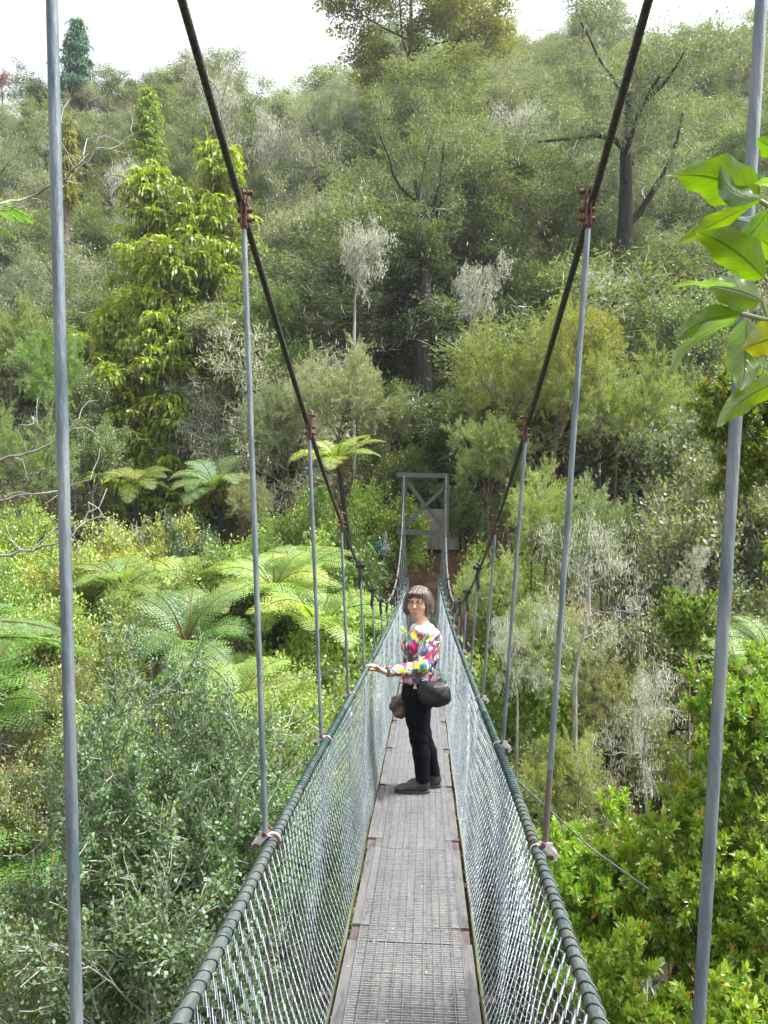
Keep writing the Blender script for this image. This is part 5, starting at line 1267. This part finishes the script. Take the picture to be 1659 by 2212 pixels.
    def bagf(V):
        x, y, z = (V-bc).T; n = unit(V-bc); return V + n*(.0030*np.sin(x*38+z*30+np.sin(z*25)*1.5)+.0012*np.sin(x*90-z*60))[:, None]
    m_bag = surf('black_nylon', (.004, .005, .007), (.011, .013, .017), 30, .6, 0, .25); binv = -np.array(bc)
    def fb(o): o.location = tuple(binv); return o
    fb(B.mesh('pouch', m_bag, bag, disp=bagf))
    m_strap = surf('teal_webbing', (.012, .075, .085), (.03, .13, .14), 120, .75, 0, .2); m_strapd = surf('dark_webbing', (.015, .03, .04), (.03, .05, .06), 120, .75, 0, .2)
    def ribbon(pts, wd, nrm, mat, name, th=.003):
        pts = np.array(pts); T_ = unit(np.gradient(pts, axis=0)); sd = unit(np.cross(T_, nrm))*wd/2; nn = unit(np.cross(sd, T_))*th/2
        v = np.concatenate([pts+sd+nn, pts-sd+nn, pts-sd-nn, pts+sd-nn]); m = len(pts)
        f = [(a*m+i, a*m+i+1, ((a+1) % 4)*m+i+1, ((a+1) % 4)*m+i) for a in range(4) for i in range(m-1)]+[(0, m, 2*m, 3*m), (m-1, 2*m-1, 3*m-1, 4*m-1)]
        mb = MB(); mb.add(v, f); return fb(mb.build(name, mat, bag))
    nrm = np.array([.2, -1, 0])
    ribbon([w(612, 700, -.09), w(618, 800, -.135), w(645, 880, -.15), w(690, 985, -.165), w(722, 1040, -.175)], .030, nrm, m_strapd, 'strap')
    ribbon([w(694, 975, -.172), w(730, 1045, -.19), w(762, 1085, -.20)], .034, nrm, m_strap, 'strap')
    ribbon([w(872, 790, .02), w(890, 880, -.04), w(908, 985, -.10), w(915, 1010, -.13)], .030, np.array([.9, -.45, 0]), m_strap, 'strap')
    ribbon([w(893, 1000, -.13), w(885, 1045, -.16), w(905, 1065, -.19)], .02, nrm, M_RUST, 'strap_loop')
    ribbon([w(920, 1000, -.13), w(938, 1030, -.16), w(925, 1060, -.19)], .02, nrm, m_strap, 'strap_loop')
    mb = MB(); tube(mb, [w(748, 1048, -.205), w(780, 1042, -.205)], .004, 6); fb(mb.build('buckle', M_ZINC, bag))
    m_zip = surf('beige_zip', (.42, .36, .33), (.55, .50, .46), 60, .6, 0, 0)
    ribbon([w(852, 1092, -.262), w(900, 1088, -.272), w(950, 1080, -.268), w(980, 1074, -.25)], .011, nrm, m_zip, 'zip')
    # the hat in her other hand
    hc2 = w(545, 1330, .02)
    hat = empty('sun_hat', tuple(float(v_) for v_ in hc2), 'crumpled brown fabric sun hat held in the woman\'s other hand', 'hat'); hinv = -np.array(hc2)
    K = SDF(hc2-np.array([.13, .12, .14]), hc2+np.array([.13, .12, .14]), .004)
    K.ell(w(545, 1370, .02), (.066, .062, .060), .01); K.ell(w(530, 1275, .02), (.060, .055, .040), .02, op='add'); K.cone(w(470, 1310, 0), w(580, 1235, .03), .028, .030, .012)
    K.cone(w(462, 1335, -.01), w(520, 1290, -.03), .020, .022, .010); K.ell(w(492, 1362, -.035), (.018, .030, .022), .008, op='sub')
    def hatf(V):
        x, y, z = (V-hc2).T; n = unit(V-hc2); return V + n*(.006*np.sin(x*85-z*60+np.sin(z*50)*1.4)*np.clip((z+.02)/.05, .15, 1)+.002*np.sin(x*150))[:, None]
    o = K.mesh('hat_crown', surf('brown_cotton', (.10, .068, .052), (.20, .145, .115), 18, .9, 0, .15), hat, disp=hatf); o.location = tuple(hinv)
    mb = MB(); t = np.linspace(0, 1, 14); tube(mb, [w(452+120*a_, 1330-95*a_+10*math.sin(a_*14), -.01+.03*a_) for a_ in t], .011+.004*np.sin(t*17), 8); o = mb.build('hat_brim', surf('brown_cotton_brim', (.09, .06, .045), (.17, .12, .095), 18, .9, 0, .15), hat); o.location = tuple(hinv)
    # her other hand holding the hat's edge
    A = SDF(wrR-np.array([.09, .07, .11]), wrR+np.array([.07, .07, .06]), .003)
    A.cone(wrR, wrR+[-.012, -.004, -.055], .022, .022, .01)
    for i in range(4): A.chain([wrR+np.array([-.020+.010*i, -.010, -.055]), wrR+np.array([-.030+.011*i, -.016, -.080]), wrR+np.array([-.022+.011*i, -.002, -.098])], [.0088, .0080, .0065], .004)
    A.chain([wrR+[-.018, .006, -.03], wrR+[-.045, .004, -.055], wrR+[-.052, -.002, -.075]], [.011, .009, .0075], .005)
    fix(A.mesh('hand', m_skin, root))
woman()

# ------------------------------------------------------------------ big leaves of the near branch
def near_branch():
    root = empty('leafy_branch', (.80, .74, -1.72), 'near branch of big wavy yellow-green leaves overlapping the outer bag-side rod', 'branch')
    inv = (-.80, -.74, 1.72)
    m = bpy.data.materials.new('big_leaf'); m.use_nodes = True; nt = m.node_tree; nt.nodes.clear()
    oi = N(nt, 'ShaderNodeObjectInfo'); uv = N(nt, 'ShaderNodeUVMap', uv_map='leaf'); sx = N(nt, 'ShaderNodeSeparateXYZ'); nt.links.new(uv.outputs[0], sx.inputs[0])
    # midrib and side veins: u across (-1..1), v along
    ab = N(nt, 'ShaderNodeMath', operation='ABSOLUTE'); nt.links.new(sx.outputs[0], ab.inputs[0])
    mid = N(nt, 'ShaderNodeMapRange'); nt.links.new(ab.outputs[0], mid.inputs[0]); mid.inputs[1].default_value = .03; mid.inputs[2].default_value = .075; mid.inputs[3].default_value = 1; mid.inputs[4].default_value = 0
    k1 = N(nt, 'ShaderNodeMath', operation='MULTIPLY_ADD'); nt.links.new(ab.outputs[0], k1.inputs[0]); k1.inputs[1].default_value = -.22; nt.links.new(sx.outputs[1], k1.inputs[2])
    k2 = N(nt, 'ShaderNodeMath', operation='MULTIPLY'); nt.links.new(k1.outputs[0], k2.inputs[0]); k2.inputs[1].default_value = 8.0
    fr = N(nt, 'ShaderNodeMath', operation='PINGPONG'); nt.links.new(k2.outputs[0], fr.inputs[0]); fr.inputs[1].default_value = .5
    vn = N(nt, 'ShaderNodeMapRange'); nt.links.new(fr.outputs[0], vn.inputs[0]); vn.inputs[1].default_value = .0; vn.inputs[2].default_value = .06; vn.inputs[3].default_value = .5; vn.inputs[4].default_value = 0
    mxm = N(nt, 'ShaderNodeMath', operation='MAXIMUM'); nt.links.new(mid.outputs[0], mxm.inputs[0]); nt.links.new(vn.outputs[0], mxm.inputs[1])
    tc = N(nt, 'ShaderNodeTexCoord'); nz = N(nt, 'ShaderNodeTexNoise', Scale=28, Detail=5); nt.links.new(tc.outputs['Object'], nz.inputs['Vector'])
    c1 = N(nt, 'ShaderNodeMix', data_type='RGBA'); nt.links.new(nz.outputs['Fac'], c1.inputs[0]); nt.links.new(oi.outputs['Color'], c1.inputs[6]); 
    dk = N(nt, 'ShaderNodeVectorMath', operation='MULTIPLY'); nt.links.new(oi.outputs['Color'], dk.inputs[0]); dk.inputs[1].default_value = (1.5, 1.35, .8); nt.links.new(dk.outputs[0], c1.inputs[7])
    c2 = N(nt, 'ShaderNodeMix', data_type='RGBA'); nt.links.new(mxm.outputs[0], c2.inputs[0]); nt.links.new(c1.outputs[2], c2.inputs[6])
    dv = N(nt, 'ShaderNodeVectorMath', operation='MULTIPLY'); nt.links.new(oi.outputs['Color'], dv.inputs[0]); dv.inputs[1].default_value = (.45, .5, .5); nt.links.new(dv.outputs[0], c2.inputs[7])
    vo = N(nt, 'ShaderNodeTexVoronoi', Scale=26); nt.links.new(tc.outputs['Object'], vo.inputs['Vector']); sp_ = N(nt, 'ShaderNodeMapRange'); nt.links.new(vo.outputs['Distance'], sp_.inputs[0]); sp_.inputs[1].default_value = .06; sp_.inputs[2].default_value = .10; sp_.inputs[3].default_value = 1; sp_.inputs[4].default_value = 0
    c3 = N(nt, 'ShaderNodeMix', data_type='RGBA'); nt.links.new(sp_.outputs[0], c3.inputs[0]); nt.links.new(c2.outputs[2], c3.inputs[6]); c3.inputs[7].default_value = (.12, .06, .02, 1)
    d = N(nt, 'ShaderNodeBsdfDiffuse'); t = N(nt, 'ShaderNodeBsdfTranslucent'); g = N(nt, 'ShaderNodeBsdfGlossy'); g.inputs['Roughness'].default_value = .28
    nt.links.new(c3.outputs[2], d.inputs[0]); tb = N(nt, 'ShaderNodeVectorMath', operation='MULTIPLY'); nt.links.new(c3.outputs[2], tb.inputs[0]); tb.inputs[1].default_value = (1.25, 1.35, .25); nt.links.new(tb.outputs[0], t.inputs[0])
    a = N(nt, 'ShaderNodeMixShader'); a.inputs[0].default_value = .55; nt.links.new(d.outputs[0], a.inputs[1]); nt.links.new(t.outputs[0], a.inputs[2])
    fz = N(nt, 'ShaderNodeValue'); fz.outputs[0].default_value = .07
    bz = N(nt, 'ShaderNodeMixShader'); nt.links.new(fz.outputs[0], bz.inputs[0]); nt.links.new(a.outputs[0], bz.inputs[1]); nt.links.new(g.outputs[0], bz.inputs[2])
    bp = N(nt, 'ShaderNodeBump', Strength=.35, Distance=.002); nt.links.new(mxm.outputs[0], bp.inputs['Height'])
    for nn in (d, t, g): nt.links.new(bp.outputs[0], nn.inputs['Normal'])
    ou = N(nt, 'ShaderNodeOutputMaterial'); nt.links.new(bz.outputs[0], ou.inputs[0])
    m_st = surf('leaf_stalk', (.22, .26, .12), (.34, .36, .20), 20, .6, 0, .1); m_tw = surf('grey_twig', (.20, .20, .15), (.36, .35, .28), 30, .8, 0, .3)
    def leaf(bx, by, tx, ty, wpx, Y, col, seed, dYt=.0, roll=.0, bend=.18, label=None):
        rg = np.random.default_rng(seed); A = at(bx, by, Y); B = at(tx, ty, Y+dYt); L = np.linalg.norm(B-A); wd = wpx*Y/F0
        T = unit(B-A); view = unit((A+B)/2-EYE); S = unit(np.cross(T, view)); Nn = np.cross(S, T)          # blade side and normal
        S2 = S*math.cos(roll)+Nn*math.sin(roll); N2 = -S*math.sin(roll)+Nn*math.cos(roll)
        nu, nv = 11, 26; v = np.linspace(0, 1, nv); us = np.linspace(-1, 1, nu)
        prof = np.sin(math.pi*np.clip(v, 0, 1)**.80)**.72*(1-.25*v); prof[0] = .03; prof[-1] = .02
        prof = prof/prof.max()
        ph = rg.uniform(0, 6.28)
        V = []; UV = []
        for i, vv in enumerate(v):
            c = A + T*L*vv + S*bend*L*.5*math.sin(math.pi*vv)*(.5) + N2*L*.10*math.sin(math.pi*vv)
            for u in us:
                sgn = np.sign(u) if u else 0
                edge = abs(u)**3
                wave = .035*L*edge*math.sin(vv*15+ph+sgn*1.1)*min(1, vv*4)*(1-vv)**.3
                lobed = 1+.10*math.sin(vv*17+ph*2+sgn)*edge
                V.append(c + S2*u*wd*.5*prof[i]*lobed + N2*(abs(u)**1.3*wd*.13*prof[i] + wave)); UV.append((u, vv))
        i = np.arange(nv-1)[:, None]*nu; j = np.arange(nu-1)[None, :]; q = np.stack([i+j, i+j+1, i+nu+j+1, i+nu+j], -1).reshape(-1, 4)
        mb = MB(); mb.add(np.array(V), q, 0, .5, True); me = mb.mesh('leaf', m)
        ul = me.uv_layers.new(name='leaf'); li = np.empty(len(me.loops), np.int32); me.loops.foreach_get('vertex_index', li); ul.data.foreach_set('uv', np.array(UV, np.float32)[li].ravel())
        o = link('leaf', me, root, inv); o.color = (*col, 1)
        if label: o['label'] = label
        return A
    g1, g2, g3, sil, yel = (.105, .195, .014), (.085, .170, .014), (.125, .215, .018), (.17, .28, .20), (.215, .235, .015)
    leaf(1642, 434, 1461, 379, 98, .80, g1, 1, -.03, .15, -.25)
    leaf(1640, 428, 1555, 356, 60, .78, g2, 2, .0, -.7, .55)
    leaf(1620, 444, 1461, 526, 42, .82, g3, 3, .0, .5, .18)
    leaf(1660, 452, 1562, 540, 52, .81, g2, 4, .02, -.5, .3)
    leaf(1668, 446, 1588, 470, 30, .83, sil, 14, .02, -1.0, .2)
    leaf(1652, 600, 1503, 500, 82, .80, g1, 5, -.02, .1, -.20)
    leaf(1645, 648, 1530, 618, 74, .79, g1, 6, -.01, -.35, -.3)
    leaf(1590, 618, 1449, 618, 24, .77, sil, 7, -.02, 1.0, .22, 'silver-green leaf seen from its side')
    leaf(1602, 678, 1459, 738, 56, .80, g2, 8, .0, .3, -.30)
    leaf(1590, 688, 1434, 830, 36, .78, sil, 9, .0, .9, -.16, 'long narrow silvery leaf curling to a point')
    leaf(1612, 688, 1600, 844, 76, .76, g1, 10, -.02, .0, .10)
    leaf(1700, 716, 1604, 752, 76, .74, yel, 11, .0, .3, .2, 'yellowing leaf with brown spots')
    leaf(1690, 818, 1548, 922, 56, .75, g3, 12, .0, .25, -.18)
    leaf(1690, 330, 1636, 300, 52, .80, g2, 13, .0, .2, .1)
    leaf(1690, 400, 1628, 396, 30, .79, sil, 15, .0, .8, .1)
    leaf(1690, 640, 1640, 770, 70, .82, g2, 16, .0, -.2, .1)
    leaf(1700, 560, 1625, 500, 60, .84, g1, 17, .0, .2, .1)
    for pts, r in ((((1642, 434), (1690, 462), (1760, 500)), .0022), (((1602, 678), (1650, 690), (1720, 700), (1800, 660)), .0024), (((1645, 648), (1660, 690)), .0018), (((1652, 600), (1700, 640), (1760, 660)), .002), (((1690, 818), (1760, 780)), .002)):
        mb = MB(); tube(mb, [at(x, y, .80) for x, y in pts], r, 7); mb.build('leaf_stalk', m_st, root, inv)
    mb = MB(); P = [at(1760, 500, .80), at(1800, 660, .80), at(1790, 790, .78), np.array([.66, .76, -.2]), np.array([.78, .74, -.9]), np.array([.80, .74, -1.75])]
    tube(mb, P, [.004, .005, .006, .008, .011, .014], 8); mb.build('branch_stem', m_tw, root, inv)
near_branch()

def bundle():
    c = at(822, 1185, 20.3); root = empty('netting_bundle', tuple(float(v) for v in c), 'small bundle of green netting and silver strips hanging in the bushes by the portal', 'bundle')
    rg = np.random.default_rng(4)
    for nm, off, mat, n in (('green_netting', -.10, surf('emerald_netting', (.01, .16, .11), (.02, .30, .20), 20, .6, 0, 0), 26), ('silver_strip', .10, surf('silver_strips', (.30, .31, .33), (.6, .61, .63), 20, .4, .3, 0), 34)):
        mb = MB()
        for _ in range(n):
            a = rg.uniform(0, 6.28); p = np.array([off+rg.normal(0, .055), rg.normal(0, .05), rg.normal(.02, .14)]); pts = [p]
            d = unit(np.array([rg.normal(), rg.normal(), -.6]))
            for k in range(6): d = unit(d+rg.normal(0, .8, 3)+np.array([0, 0, -.2])); pts.append(pts[-1]+d*.035)
            tube(mb, pts, .012, 4, 0, rg.random(), caps=False, smooth=False)
        mb.build(nm, mat, root)
bundle()

def bare_branches():
    """thin lichened twigs coming in from a sapling outside the frame, hand side"""
    for lab, Y, sets, tx in (('thin bare grey branch with forked twigs crossing behind the tall hand-side rod, upper part', 3.4,
            (((-160, 470), (0, 442), (60, 428), (120, 398), (165, 372), (205, 322), (236, 262)), ((120, 398), (180, 350), (188, 300)), ((165, 372), (128, 300), (150, 215), (135, 150)), ((205, 322), (250, 318), (288, 290)), ((60, 428), (20, 455), (-30, 458))), -1.95),
            ('pale bare branch arching behind the tall hand-side rod at mid height', 3.0,
            (((-170, 1050), (0, 995), (60, 978), (125, 950), (170, 905)), ((-150, 1105), (0, 1082), (70, 1068), (150, 1050), (215, 1022)), ((-160, 1215), (0, 1200), (70, 1190), (140, 1168), (182, 1128), (190, 1085)), ((60, 978), (90, 930), (70, 900)), ((70, 1190), (120, 1140), (160, 1130))), -1.7)):
        P0 = at(sets[0][0][0], sets[0][0][1], Y); g = float(ground(tx, Y)); root = empty('bare_branch', (tx, Y, g), lab, 'branch'); inv = (-tx, -Y, -g)
        rg = np.random.default_rng(int(Y*10)); mb = MB()
        stem = [np.array([tx, Y, g]), np.array([tx-.05, Y, (g+P0[2])/2]), np.array([tx, Y, P0[2]-.2]), np.array(P0)]
        tube(mb, stem, [.022, .016, .012, .009], 7, 0)
        mb.build('stem', M_BARKG, root, inv)
        for i, pl in enumerate(sets):
            pts = [at(x, y, Y+.10*rg.normal(0, .5)) for x, y in pl]
            if i and pl[0][0] < -100: pts = [np.array(P0)] + pts
            fine = [pts[0]]
            for a, b in zip(pts[:-1], pts[1:]):
                for t in (.33, .66, 1): fine.append(a+(b-a)*t+rg.normal(0, .006, 3)*(t < 1))
            mb = MB(); tube(mb, fine, np.linspace(.0075 if pl[0][0] < -100 else .004, .0018, len(fine)), 6, 0)
            for k in range(2, len(fine), 2):
                d = unit(rg.normal(0, 1, 3)+np.array([.6, 0, .3])); q = [fine[k]]
                for _ in range(3): d = unit(d+rg.normal(0, .35, 3)); q.append(q[-1]+d*.045)
                tube(mb, q, [.0022, .0018, .0014, .001], 4, 0)
            mb.build('branch', M_BARKG, root, inv)
bare_branches()
# ------------------------------------------------------------------ the air of the valley
def haze():
    mb = MB(); box(mb, (0, 200, 42), (860, 620, 104)); m = bpy.data.materials.new('haze_air'); m.use_nodes = True; nt = m.node_tree; nt.nodes.clear()
    v = N(nt, 'ShaderNodeVolumePrincipled'); v.inputs['Color'].default_value = (.93, .96, 1, 1); v.inputs['Density'].default_value = .0005; v.inputs['Anisotropy'].default_value = .2
    o = N(nt, 'ShaderNodeOutputMaterial'); nt.links.new(v.outputs[0], o.inputs['Volume'])
    h = mb.build('haze', m); tag(h, kind='stuff'); h.display_type = 'WIRE'
haze()
